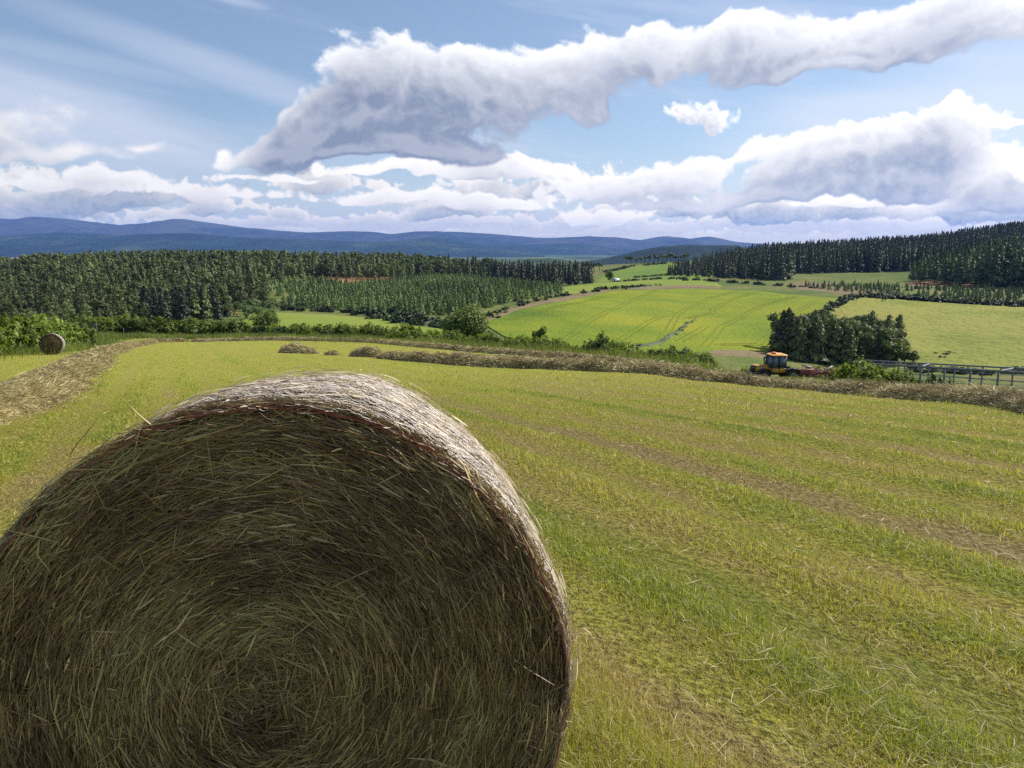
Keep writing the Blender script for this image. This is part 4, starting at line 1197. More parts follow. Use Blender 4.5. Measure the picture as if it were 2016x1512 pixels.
# ------------------------------------------------------------------ hay
def hay_materials():
    def hay(name, stops, trans=.18, rough=.55, spec=.25):
        m, t = newmat(name)
        a = attr(t, 'tint')
        nz = t.noise(t.n('ShaderNodeTexCoord').outputs['Object'], 3.5, 3)
        c = t.ramp(a, stops)
        c = t.mix(t.rng(nz, .35, .65, 0, .45), c, t.mix(1.0, c, (.74, .70, .54), 'MULTIPLY'))
        if name == 'bale_hay': c = t.mix(1.0, c, (1.42, 1.38, 1.20), 'MULTIPLY')
        finish(t, c, rough, spec, trans, tcol=c)
        return m
    M['hay'] = hay('dry_hay', [(0, (.165, .132, .058)), (.3, (.295, .242, .110)), (.6, (.405, .342, .160)), (.85, (.52, .45, .225)), (1, (.62, .54, .31))])
    M['row'] = hay('row_hay', [(0, (.165, .138, .066)), (.35, (.305, .257, .126)), (.7, (.43, .372, .185)), (1, (.60, .53, .29))])
    M['face'] = hay('bale_hay', [(0, (.075, .048, .030)), (.20, (.145, .095, .056)), (.36, (.135, .118, .055)), (.50, (.20, .145, .085)), (.64, (.27, .205, .112)), (.80, (.36, .29, .155)), (.92, (.27, .275, .115)), (1, (.60, .50, .30))], .12, .5, .3)
    M['core'] = plain('packed_hay', (.060, .044, .028), .95, .05, vary=.5, scale=30)
    M['rim'] = hay('rim_hay', [(0, (.16, .12, .08)), (.35, (.33, .27, .19)), (.7, (.50, .43, .33)), (1, (.70, .63, .52))], .15, .85, .08)
    M['net'] = plain('white_net', (.66, .62, .60), .9, .04, vary=.12, scale=40)
    M['rednet'] = plain('red_net_edge', (.25, .08, .08), .45, .4, vary=.3, scale=30)


BR, BL = .644, .92                                    # bale radius, length
BYAW, BPIT = -.1075, -.1184                          # the bale lies along the slope
BALE = (-.503, 1.465, EYE - .938)                    # centre of its near face


def bale_parts(parent, fine):
    """round bale lying along +Y from its near face at the origin"""
    rs = R(9); g = Geo()
    nr = 96 if fine else 40
    ys = np.linspace(0, BL, 9)
    prof = .985 + .022 * np.sin(np.pi * ys / BL); prof[0] = .955
    t = np.linspace(0, 2 * np.pi, nr, endpoint=False)
    lump = 1 + .010 * np.sin(t * 5 + 1) + .006 * np.sin(t * 11)
    V = np.stack([BR * prof[:, None] * lump * np.cos(t), np.broadcast_to(ys[:, None], (9, nr)), BR * prof[:, None] * lump * np.sin(t)], 2).reshape(-1, 3)
    q = [(j * nr + i, (j + 1) * nr + i, (j + 1) * nr + (i + 1) % nr, j * nr + (i + 1) % nr) for j in range(8) for i in range(nr)]
    V = np.concatenate([V, [(0, .012, 0), (0, BL, 0)]])
    tr = [(nr * 9, i, (i + 1) % nr) for i in range(nr)] + [(nr * 9 + 1, 8 * nr + (i + 1) % nr, 8 * nr + i) for i in range(nr)]
    g.add(V, q, tr)
    g.obj('packed_core', [M['core']], parent)
    # straw wound round in the near face
    g = Geo()
    N = 130000 if fine else 2600
    r = BR * .985 * np.sqrt(rs.rand(N)); th = rs.rand(N) * 2 * np.pi
    cx, cz = -.015, .03
    # (stalks near the middle lie in all directions)                                # the wind starts a little off centre
    L = np.clip(rs.gamma(2.4, .020, N), .012, .115)
    L = np.minimum(L, .06 + r * .55)
    K = 5
    s = np.linspace(-.5, .5, K)
    core = np.clip(1.2 - r / .15, 0, 1); r = np.maximum(r, .03 * rs.rand(N))
    ang = np.where(rs.rand(N) < .16, rs.normal(0, .9, N), rs.normal(0, .21, N)) + core * rs.normal(0, 1.0, N) + .06
    fr = r / BR
    c0 = np.stack([cx * (1 - fr) + r * np.cos(th), cz * (1 - fr) + r * np.sin(th)], 1)
    er, et = np.stack([np.cos(th), np.sin(th)], 1), np.stack([-np.sin(th), np.cos(th)], 1)
    dd = et * np.cos(ang)[:, None] + er * np.sin(ang)[:, None]; nn = -et * np.sin(ang)[:, None] + er * np.cos(ang)[:, None]
    cur = -np.cos(ang) / np.maximum(r, .15) * .35 + rs.normal(0, .8, N)
    kink = np.where(rs.rand(N) < .22, rs.normal(0, .5, N), 0)
    al = L[:, None] * s
    off = .5 * cur[:, None] * al ** 2 + kink[:, None] * np.maximum(al, 0)
    XZ = c0[:, None] + dd[:, None] * al[..., None] + nn[:, None] * off[..., None]
    rad_ = np.linalg.norm(XZ, axis=2, keepdims=True); XZ = XZ * np.minimum(1, BR * 1.0 / rad_)
    dep = -rs.gamma(1.6, .0045, N)
    tilt = rs.normal(0, .035, N); bow = np.abs(rs.normal(0, .25, N)) * L
    loose = rs.rand(N) < .010
    tilt = np.where(loose, rs.normal(0, .35, N), tilt)
    yy = .006 + dep[:, None] + tilt[:, None] * al - bow[:, None] * (s ** 2 - .25) * -1 * .4
    edge = np.clip((fr - .9) * 10, 0, 1)[:, None]
    yy = yy * (1 - edge * .3) + edge * .012
    Pt = np.stack([XZ[..., 0], yy, XZ[..., 1]], 2)
    W = np.clip(rs.gamma(3.2, .00056, N), .0008, .0046) * (1 if fine else 4.5)
    W = np.where(rs.rand(N) < .008, W * 1.8, W)
    tw = rs.uniform(-1.2, 1.2, N)
    side = nn[:, 0][:, None] * np.array([1., 0, 0]) + nn[:, 1][:, None] * np.array([0, 0, 1.])
    side = unit(side * np.cos(tw)[:, None] + np.array([0, 1., 0]) * np.sin(tw)[:, None])[:, None]
    lay = fbm(r * 22 + 3, th * 1.2, 3, 5); blot = fbm(c0[:, 0] * 7, c0[:, 1] * 7, 3, 8)
    tint = np.clip(rs.beta(2.0, 2.3, N) + (lay - .5) * .8 + (blot - .5) * .7, 0, .92)
    tint = np.where(rs.rand(N) < .025, rs.uniform(.9, 1, N), tint)
    g.ribbons(Pt, W, side, tint)
    if fine:                                           # a few stalks stand off the edge
        for i, (a0, l, b1, b2, yo, w_, tn) in enumerate(((2.13, .06, .9, 1.7, .03, .0030, .40), (1.93, .050, .35, .5, -.005, .0045, .97), (1.72, .03, -.5, .8, .0, .003, .9), (1.25, .05, .8, 1.2, .03, .0025, .8), (1.02, .05, .7, -1.0, .30, .0022, .8),
                                            (.62, .04, .6, 1.2, .02, .0025, .9), (.34, .05, .9, 1.0, .03, .0025, .95), (.08, .06, 1.2, 1.0, .0, .0035, 1.0), (1.45, .05, -.8, 1.0, .25, .0022, .8), (2.55, .06, .9, 1.2, .0, .0028, .9), (2.72, .05, -.8, 1.0, .02, .0025, .8), (.85, .05, .9, .8, .15, .0024, .9))):
            u = np.linspace(0, 1, 8)
            d0 = np.array([math.cos(a0), math.sin(a0)]); t0 = np.array([-math.sin(a0), math.cos(a0)])
            p2 = d0 * (BR - .015) + np.outer(u * l, d0) + np.outer(np.sin(u * 2.4 * b2) * l * b1, t0)
            g.tube(np.stack([p2[:, 0], yo - u * l * .35, p2[:, 1]], 1), np.linspace(w_ * .5, w_ * .25, 8), 5, tn)
    g.obj('wound_straw', [M['face']], parent)
    # hay on the round side, seen through the net
    g = Geo()
    N = 24000 if fine else 1500
    th = rs.uniform(0, 2 * np.pi, N); y0 = rs.uniform(-.008, BL, N)
    L = rs.uniform(.015, .075, N); ang = rs.normal(0, .55, N)
    al = L[:, None] * s
    tt = th[:, None] + al * np.cos(ang)[:, None] / BR
    yy = y0[:, None] + al * np.sin(ang)[:, None] + rs.normal(0, .4, N)[:, None] * al ** 2
    pr = np.interp(np.clip(yy, 0, BL), ys, prof)
    hgt = rs.gamma(1.6, .0045, N); sticking = rs.rand(N) < .015
    lift = np.where(sticking, rs.uniform(.1, .45, N), rs.normal(0, .03, N))
    rr = BR * pr * (1 + .010 * np.sin(tt * 5 + 1) + .006 * np.sin(tt * 11)) + hgt[:, None] + lift[:, None] * al - .5 * np.abs(al) * .02
    Pt = np.stack([rr * np.cos(tt), yy, rr * np.sin(tt)], 2)
    side = np.stack([np.zeros(N), np.ones(N), np.zeros(N)], 1)
    rn = np.stack([np.cos(th), np.zeros(N), np.sin(th)], 1)
    tw = rs.uniform(-.8, .8, N)[:, None]
    g.ribbons(Pt, np.clip(rs.gamma(4, .0007, N), .0012, .006) * (1 if fine else 5), unit(side * np.cos(tw) + rn * np.sin(tw))[:, None], np.clip(rs.beta(2.2, 1.8, N) + (fbm(th * 6, y0 * 9, 3, 2) - .5) * .6, 0, 1))
    g.obj('side_straw', [M['rim']], parent)
    # net wrap: strands round the bale joined by zigzags, drawn over the edges
    g = Geo()
    ns = 118 if fine else 11; K2 = 760 if fine else 60
    tt = np.linspace(0, 2 * np.pi, K2)
    y = np.linspace(-.004, BL - .01, ns)
    Y = y[:, None] + .0025 * np.sin(tt * rs.randint(20, 60, ns)[:, None] + rs.rand(ns)[:, None] * 6) + (fbm(tt[None] * 5 + y[:, None] * 2, y[:, None] * 30 + tt[None], 2, 6) - .5) * .012
    pr = np.interp(np.clip(Y, 0, BL), ys, prof)
    rr = BR * pr * (1 + .010 * np.sin(tt * 5 + 1) + .006 * np.sin(tt * 11)) + .0065 + (fbm(tt[None] * (24 if fine else 9) + y[:, None] * 900, y[:, None] * 90, 2, 12) - .5) * .020
    g.ribbons(np.stack([rr * np.cos(tt), Y, rr * np.sin(tt)], 2), np.full(ns, .0042 if fine else .03), np.array([0, 1., 0])[None, None], .5, taper=False)
    if fine:
        N = 15000
        th = rs.uniform(0, 2 * np.pi, N); j = rs.randint(0, ns - 1, N)
        a, b = y[j], y[j + 1]; dth = rs.choice([-1, 1], N) * rs.uniform(.01, .035, N)
        q = np.linspace(0, 1, 2)
        T2 = th[:, None] + dth[:, None] * q; Y2 = a[:, None] + (b - a)[:, None] * q
        pr = np.interp(np.clip(Y2, 0, BL), ys, prof)
        r2 = BR * pr * (1 + .010 * np.sin(T2 * 5 + 1) + .006 * np.sin(T2 * 11)) + .008
        g.ribbons(np.stack([r2 * np.cos(T2), Y2, r2 * np.sin(T2)], 2), np.full(N, .0016), unit(np.stack([-np.sin(th), np.full(N, .3), np.cos(th)], 1))[:, None], .5, taper=False)
    g.obj('net_wrap', [M['net']], parent)
    if not fine: return
    # red strand that marks the edge of the net
    g = Geo()
    K3 = 420 if fine else 60
    tt = np.linspace(0, 2 * np.pi, K3)
    for s_, w_ in ((0, .0045), (1, .003), (2, .0025)):
        rr = BR * .957 + .002 + s_ * .0045 + (fbm(tt * 9 + s_, tt * 0, 3, 30) - .5) * .014 + .0015 * np.sin(tt * 70 + s_)
        yy = -.012 + s_ * .003 + (fbm(tt * 7, tt * 0 + 4 + s_, 3, 33) - .5) * .016
        ok = fbm(tt * 3 + s_ * 5, tt * 0, 2, 44) > (.42 + .06 * s_)
        idx = np.where(ok)[0]
        for seg in np.split(idx, np.where(np.diff(idx) > 1)[0] + 1):
            if len(seg) > 5:
                p = np.stack([rr[seg] * np.cos(tt[seg]), yy[seg], rr[seg] * np.sin(tt[seg])], 1)
                g.ribbons(p[None], [w_ * (1 if fine else 4)], unit(np.stack([np.cos(tt[seg]), np.full(len(seg), -.6), np.sin(tt[seg])], 1))[None], .5)
    g.obj('red_net_strand', [M['rednet']], parent)


def bales():
    e = empty('round_bale', BALE)
    e.rotation_euler = (BPIT, 0, -BYAW)
    tag(e, 'huge round hay bale filling the foreground with white net and red edge strand', 'hay bale')
    bale_parts(e, True)
    Y = 46.0; x = colx(101, Y)
    p = P(100, 676, Y)
    e2 = empty('round_bale', (p[0], Y, gz1(p[0], Y) + BR * .99))
    e2.rotation_euler = (-.10, 0, .41)
    tag(e2, 'small round hay bale standing alone by the left hedge', 'hay bale')
    bale_parts(e2, False)


def windrow(pts, label, seed, dens=900, name='hay_windrow', spread=1.0, mat='row', hgt=None):
    """pts: (photo column, distance, half width, height) along the row"""
    rs = R(seed)
    p = np.array([(colx(a, Y), Y, w, h) for a, Y, w, h in pts])
    d = np.r_[0, np.cumsum(np.linalg.norm(np.diff(p[:, :2], axis=0), axis=1))]
    n = int(max(12, d[-1] / .16)); m = 15
    c = resample(p, n)
    tg = unit(np.gradient(c[:, :2], axis=0)); nr = np.c_[-tg[:, 1], tg[:, 0]]
    v = np.linspace(-1, 1, m)
    end = np.clip(np.minimum(np.arange(n), n - 1 - np.arange(n)) / 5.0, 0, 1) ** .5
    wv = 1 + (fbm(np.arange(n) * .09, np.zeros(n), 3, seed) - .5) * .7

    def surf(i, vv, out=0.0):
        """point on the heap at row position i (float) and across vv"""
        i0 = np.clip(np.floor(i).astype(int), 0, n - 2); f = np.clip(i - i0, 0, 1)
        def L(a): return a[i0] + (a[i0 + 1] - a[i0]) * (f[:, None] if a.ndim > 1 else f)
        cc, nn = L(c), L(nr); w = L(wv) * cc[:, 2] * (.4 + .6 * L(end)); h = cc[:, 3] * L(end)
        x, y = cc[:, 0] + nn[:, 0] * vv * w, cc[:, 1] + nn[:, 1] * vv * w
        lum = fbm(x * 1.5, y * 1.5, 4, seed + 3); lum2 = fbm(x * 5, y * 5, 3, seed + 5)
        prof = np.clip(1 - np.abs(vv) ** 2.3, 0, 1)
        z = gz(x, y) - .02 + h * prof * (.55 + .75 * lum + .30 * (lum2 - .5)) + out
        return np.stack([x, y, z], 1), nn, prof
    I, Vv = np.meshgrid(np.arange(n, dtype=float), v, indexing='ij')
    V, _, pf = surf(I.ravel(), Vv.ravel())
    V[:, 2] = np.where(pf < .02, V[:, 2] - .05, V[:, 2])
    f = grid_faces(n, m)[:, ::-1]
    g = Geo(); g.add(V, f, None, np.clip(.28 + .5 * fbm(V[:, 0] * 6, V[:, 1] * 6, 2, 3), 0, 1))
    # loose stalks all over it
    N = int(d[-1] * dens)
    i = rs.uniform(0, n - 1, N)
    # nearer stretches get more
    q, nn, pf = surf(i, np.where(rs.rand(N) < .6, rs.uniform(-1.0, 1.0, N), np.clip(rs.normal(0, .5, N), -1.25, 1.25)) * spread)
    Yd = q[:, 1]
    keep = rs.rand(N) < np.clip(30.0 / np.maximum(Yd, 8), .3, 1)
    q, nn, pf, Yd = q[keep], nn[keep], pf[keep], Yd[keep]; N = len(q)
    a = rs.rand(N) * 2 * np.pi
    L = rs.uniform(.10, .42, N)
    dr = np.stack([np.cos(a), np.sin(a), rs.normal(0, .35, N)], 1); dr = unit(dr)
    bend = rs.normal(0, .22, N)
    up = np.stack([rs.normal(0, .3, N), rs.normal(0, .3, N), np.ones(N)], 1)
    s = np.linspace(-.5, .5, 4)
    Pt = q[:, None] + dr[:, None] * (L[:, None] * s)[..., None] + up[:, None] * ((bend * L)[:, None] * (s ** 2 - .1) * -1.2 + np.where(rs.rand(N) < .07, rs.gamma(2.0, .03, N), rs.gamma(1.6, .017, N))[:, None] * np.clip(pf + .2, 0, 1)[:, None])[..., None]
    W = .0050 * np.clip(Yd / 9, 1, 4.5) * rs.uniform(.6, 1.6, N)
    side = unit(np.cross(dr, rdir(rs, N)))[:, None]
    tint = np.clip(rs.beta(2, 2.2, N) + (fbm(q[:, 0] * 1.2, q[:, 1] * 1.2, 3, seed + 8) - .5) * .7, 0, 1)
    g.ribbons(Pt, W, side, tint)
    o = g.obj(name, [M[mat]])
    return tag(o, label, 'hay row' if name == 'hay_windrow' else 'hay heap', 'raked rows of hay' if name == 'hay_windrow' else None)


def windrows():
    windrow([(4200, 5.5, .65, .30), (2900, 9.0, .68, .30), (2230, 12.4, .70, .30), (2016, 15.2, .70, .29), (1850, 16.9, .70, .28), (1700, 18.7, .68, .25), (1580, 20.2, .62, .19), (1450, 22.2, .62, .20), (1300, 24.8, .66, .29), (1150, 27.6, .68, .33), (1000, 30.6, .7, .36), (900, 34.5, .68, .38), (800, 39.0, .62, .34), (752, 42.5, .6, .32)],
            'long thick row of brown raked hay running across the field at the right', 3, 2200)
    windrow([(742, 43.3, .75, .52), (722, 44.8, .8, .60), (702, 46.5, .6, .3)], 'rounded brown hay lump at the far end of the long thick row', 4, 1200, 'hay_heap')
    windrow([(1390, 28.6, .5, .24), (1250, 33.4, .5, .24), (1150, 39, .5, .26), (1050, 44.5, .55, .26), (950, 50.5, .6, .28), (850, 60, .65, .30), (750, 72, .7, .32), (650, 80, .7, .34), (550, 86, .7, .36), (450, 88, .7, .36), (380, 88, .7, .36)],
            'thin row of raked hay along the far hedge', 5, 900)
    windrow([(-190, 11.2, 1.0, .36), (-55, 13.6, 1.0, .36), (35, 16.0, .95, .34), (98, 21.5, .9, .34), (152, 29, .85, .34), (190, 42, .8, .34), (228, 58, .8, .36), (258, 74, .8, .38), (305, 86, .75, .38), (376, 88, .65, .36)],
            'wide flat row of tan hay curving along the left side of the field', 6, 2600, spread=1.1, mat='hay')
    windrow([(560, 52, .6, .35), (580, 50.5, .9, .55), (602, 49, .75, .36), (622, 48, .5, .25)], 'small brown hay heap near the middle of the field', 7, 1100, 'hay_heap')
    windrow([(646, 46.5, .4, .18), (656, 46, .45, .22), (664, 45.6, .3, .15)], 'tiny flat wisp of hay right of the small heap', 8, 900, 'hay_heap')


# ------------------------------------------------------------------ built things
def tractor():
    Y = 70.0
    x = colx(1523, Y)
    e = empty('tractor', (x, Y, P(1523, 747, Y)[2]), math.pi + .10); e.scale = (.95, .95, .85)          # drives to the left
    tag(e, 'orange yellow tractor with glazed cab standing behind the long hay row', 'tractor')
    yel = plain('tractor_orange_paint', (.66, .33, .025), .38, .5, vary=.2, scale=3, dirt=(.35, .20, .05))
    blk = plain('black_plastic', (.018, .018, .020), .5, .4, vary=.3)
    tyre = plain('dusty_tyre', (.028, .026, .025), .85, .2, vary=.3, dirt=(.07, .06, .045))
    rim = plain('rim_grey', (.30, .30, .28), .5, .4, vary=.3)
    red = plain('beacon_orange', (.75, .16, .03), .3, .5, vary=.1)
    grey = plain('frame_grey', (.06, .06, .065), .5, .4)
    m, t = newmat('cab_glass'); finish(t, (.07, .11, .14), .08, .8); glass = m
    # local axes: +X forward, wheels at y +-.9
    g = Geo(); g.box((.15, 0, .78), (4.0, .62, .42), bev=.06); g.box((2.15, 0, .62), (.35, 1.2, .35), bev=.05); g.obj('chassis', [grey], e)
    g = Geo(); g.box((1.35, 0, 1.28), (1.45, 1.06, .62), bev=.12, top=(.96, .86)); g.box((1.42, 0, 1.63), (1.35, .86, .10), bev=.05, top=(.9, .9)); g.obj('bonnet', [yel], e)
    g = Geo(); g.box((2.12, 0, 1.18), (.16, 1.02, .74), bev=.05, top=(.7, .9), shift=(-.03, 0))
    for k in range(5): g.box((2.205, 0, .92 + k * .12), (.025, .84, .05))
    gr = g.obj('grille', [blk], e)
    for s in (-1, 1):
        g = Geo(); g.box((2.20, s * .33, 1.40), (.05, .22, .12), bev=.03); g.obj('headlight', [rim], e)
    g = Geo(); g.box((2.45, 0, .62), (.5, 1.3, .42), bev=.08, top=(.8, .95)); g.box((2.55, 0, .40), (.3, .9, .2), bev=.03); g.obj('front_weight', [blk], e)
    # cab
    g = Geo()
    for (xx, dx) in ((.58, -.16), (-.22, 0), (-.92, .05)):
        for s in (-1, 1): g.tube([(xx, s * .76, 1.10), (xx + dx * .5, s * .75, 1.9), (xx + dx, s * .70, 2.66)], .045, 6)
    for s in (-1, 1): g.tube([(.42, s * .70, 2.64), (-.87, s * .70, 2.64)], .05, 6)
    g.tube([(.42, -.7, 2.64), (.42, .7, 2.64)], .05, 6); g.tube([(-.87, -.7, 2.64), (-.87, .7, 2.64)], .05, 6)
    cab = g.obj('cab_frame', [blk], e)
    g = Geo(); g.box((-.17, 0, 1.10), (1.56, 1.50, .52), bev=.06); g.obj('cab_body', [yel], e)
    g = Geo(); g.box((-.95, 0, 2.0), (.07, 1.30, 1.25)); g.obj('rear_pillar', [yel], e)
    for s in (-1, 1):
        for (a, b, c_, d) in (((.54, 1.36), (-.18, 1.36), (-.20, 2.60), (.42, 2.60)), ((-.26, 1.36), (-.86, 1.36), (-.85, 2.60), (-.24, 2.60))):
            o = [(p[0], s * .72 - .012, p[1]) for p in (a, b, c_, d)] + [(p[0], s * .72 + .012, p[1]) for p in (a, b, c_, d)]
            g = Geo(); g.add(o, [(0, 1, 2, 3), (4, 7, 6, 5), (0, 4, 5, 1), (1, 5, 6, 2), (2, 6, 7, 3), (3, 7, 4, 0)]); g.obj('side_window', [glass], e)
    g = Geo(); g.box((.49, 0, 1.98), (.03, 1.34, 1.22), pitch=-.13); g.obj('windscreen', [glass], e)
    g = Geo(); g.box((-.25, 0, 2.76), (1.62, 1.60, .17), bev=.08, top=(.93, .93)); g.obj('roof', [yel], e)
    g = Geo(); g.box((.02, 0, 2.93), (.34, .8, .16), bev=.06, top=(.9, .9)); g.obj('beacon_bar', [red], e)
    g = Geo(); g.box((-.42, 0, 1.45), (.5, .55, .18), bev=.05); g.box((-.66, 0, 1.8), (.14, .52, .7), bev=.05, top=(.8, .9)); g.obj('driver_seat', [blk], e)
    g = Geo(); g.tube([(.75, -.52, 1.55), (.75, -.55, 2.35), (.70, -.55, 2.42)], .05, 8); g.obj('exhaust', [grey], e)
    for s in (-1, 1):
        g = Geo(); g.tube([(.45, s * .72, 2.2), (.55, s * 1.02, 2.22)], .02, 5); g.box((.56, s * 1.04, 2.12), (.06, .2, .34), bev=.03); g.obj('mirror', [blk], e)
    # wheels and mudguards
    for xx, rr, ww in ((1.30, .62, .46), (-1.55, .64, .50)):
        for s in (-1, 1):
            w = empty('wheel', (xx, s * .86, rr)); w.parent = e
            n = 32; ta = np.linspace(0, 2 * np.pi, n, endpoint=False)
            prof = [(.56, -.5), (.86, -.5), (.97, -.36), (1.0, -.15), (1.0, .15), (.97, .36), (.86, .5), (.56, .5)]
            V = np.array([[rr * a * math.cos(u), ww * b, rr * a * math.sin(u)] for a, b in prof for u in ta])
            k = len(prof); q = [(i * n + j, i * n + (j + 1) % n, ((i + 1) % k) * n + (j + 1) % n, ((i + 1) % k) * n + j) for i in range(k) for j in range(n)]
            g = Geo(); g.add(V, q)
            for j in range(18):
                u = j / 18 * 2 * np.pi
                for b in (-.22, .22):
                    V2 = []
                    for (du, hr, bb) in ((-.05, 1.0, -.2), (.05, 1.0, -.2), (.05, 1.0, .2), (-.05, 1.0, .2), (-.04, 1.045, -.2), (.04, 1.045, -.2), (.04, 1.045, .2), (-.04, 1.045, .2)):
                        uu = u + du + (b + bb * np.sign(b)) * .35
                        V2.append((rr * hr * math.cos(uu), ww * (b + bb), rr * hr * math.sin(uu)))
                    g.add(V2, [(4, 5, 6, 7), (0, 1, 5, 4), (1, 2, 6, 5), (2, 3, 7, 6), (3, 0, 4, 7)])
            g.obj('tyre', [tyre], w)
            g = Geo()
            prof = [(.03, .16), (.20, .16), (.24, .05), (.46, .02), (.57, .36), (.57, -.40), (.03, -.40)]
            V = np.array([[rr * a * math.cos(u), s * ww * b, rr * a * math.sin(u)] for a, b in prof for u in ta]); k = len(prof)
            q = [(i * n + j, i * n + (j + 1) % n, (i + 1) * n + (j + 1) % n, (i + 1) * n + j) for i in range(k - 1) for j in range(n)]
            g.add(V, q); g.obj('rim', [rim], w)
            ta2 = np.linspace(.25, np.pi - .25, 14); V = []
            for u in ta2:
                for r_, b in ((1.13, -.30), (1.13, .30), (1.19, .30), (1.19, -.30)): V.append((xx + rr * r_ * math.cos(u), s * .86 + b, rr + rr * r_ * math.sin(u)))
            q = [(i * 4 + j, i * 4 + (j + 1) % 4, (i + 1) * 4 + (j + 1) % 4, (i + 1) * 4 + j) for i in range(13) for j in range(4)] + [(0, 1, 2, 3), (55, 54, 53, 52)]
            g = Geo(); g.add(V, q); g.obj('mudguard', [blk], e)
    g = Geo(); g.box((-1.55, 0, 1.02), (1.3, .95, .12), bev=.03); g.box((-2.2, 0, .75), (.25, .7, .5), bev=.04); g.obj('rear_deck', [grey], e)
    # red machine on the back
    Y2 = Y - .2; x2 = colx(1608, Y2)
    m_ = empty('hay_machine', (x2, Y2, P(1608, 747, Y2)[2]), math.pi + .10)
    tag(m_, 'low red hay machine with folded arms coupled behind the orange tractor', 'farm machine')
    rd = plain('faded_red_paint', (.20, .055, .045), .5, .4, vary=.35, scale=4)
    g = Geo(); g.box((1.1, 0, .72), (1.9, .5, .55), bev=.06, top=(.9, .8)); g.box((-.6, 0, .60), (2.4, .22, .22), bev=.03); g.box((1.9, 0, .6), (.9, .14, .14)); g.obj('frame', [rd], m_)
    for (xx, ln, tl, zz, yy) in ((.4, 1.7, .38, .95, -.5), (-.6, 1.8, .30, .80, .35), (-1.5, 1.5, .46, .66, -.3)):
        g = Geo(); g.box((xx, yy, zz), (ln, .14, .12), pitch=-tl, bev=.02); g.tube([(xx - ln * .4, yy - .5, zz - .05), (xx - ln * .4, yy + .5, zz - .2)], .035, 6); g.obj('arm', [rd], m_)
    for (xx, yy) in ((-.2, -.9), (-1.1, .8), (-1.7, -.7), (.6, .9)):
        g = Geo(); u = np.linspace(0, 2 * np.pi, 25)
        g.tube(np.c_[xx + .55 * np.cos(u), yy + .12 * np.sin(u), .62 + .5 * np.sin(u)], .03, 6)
        for k in range(12): g.tube([(xx, yy, .62), (xx + .62 * math.cos(k * .5236), yy + .13 * math.sin(k * .5236), .62 + .57 * math.sin(k * .5236))], .014, 4)
        g.obj('rake_wheel', [rd], m_)
    g = Geo(); g.box((.9, -.05, 1.22), (.9, .07, .16), pitch=-.2); g.box((-1.0, .1, 1.0), (1.0, .06, .10), pitch=.5); g.obj('linkage', [plain('bare_steel', (.45, .44, .42), .4, .5)], m_)
    for s in (-1, 1):
        u = np.linspace(0, 2 * np.pi, 24)
        g = Geo(); g.tube(np.c_[-2.0 + .26 * np.cos(u), np.full(24, s * .8), .30 + .26 * np.sin(u)], .09, 8); g.tube([(-2.0, s * .72, .3), (-2.0, s * .86, .3)], .14, 10); g.obj('wheel', [tyre], m_)


def steel_pen():
    A = P(1690, 715, 62.0); B = P(2090, 738, 46.0)
    e = empty('steel_pen', (A[0], A[1], gz1(A[0], A[1])))
    tag(e, 'grey galvanised steel pen of posts and rails behind the hay row at the right', 'animal pen')
    m = plain('galvanised_steel', (.17, .18, .20), .55, .4, vary=.3, scale=3)
    o = np.array(e.location)
    n = 10
    def run(off, zoff, k, part, rr):
        pts = []
        for i in range(k):
            t = i / (k - 1)
            x, y = A[0] + (B[0] - A[0]) * t + off[0], A[1] + (B[1] - A[1]) * t + off[1]
            zt = A[2] + (B[2] - A[2]) * t + zoff
            pts.append((x, y, zt))
            zb = gz1(x, y) - .1
            g = Geo(); g.box(((x - o[0]), (y - o[1]), (zt + zb) / 2 - o[2]), (rr, rr, zt - zb), rot=.3, bev=.01); g.obj(part, [m], e)
        return np.array(pts)
    f = run((0, 0), 0, 9, 'post', .11)
    b = run((2.6, 5.0), -.48, 8, 'back_post', .09)
    def rail(pp, dz, rr, nm, i0=0, i1=None):
        q = pp[i0:i1] - o + np.array([0, 0, dz])
        g = Geo(); g.tube(q, rr, 6); g.obj(nm, [m], e)
    rail(f, 0, .085, 'top_rail'); rail(b, 0, .07, 'top_rail')
    for dz in (-.62, -1.02, -1.35): rail(f, dz, .026, 'rail', 2)
    for dz in (-.5, -.9, -1.25): rail(b, dz, .022, 'rail', 1)
    for i in (0, 3, 6):
        j = min(i, 7)
        g = Geo(); g.tube(np.array([f[i], b[j]]) - o, .05, 6); g.obj('cross_beam', [m], e)


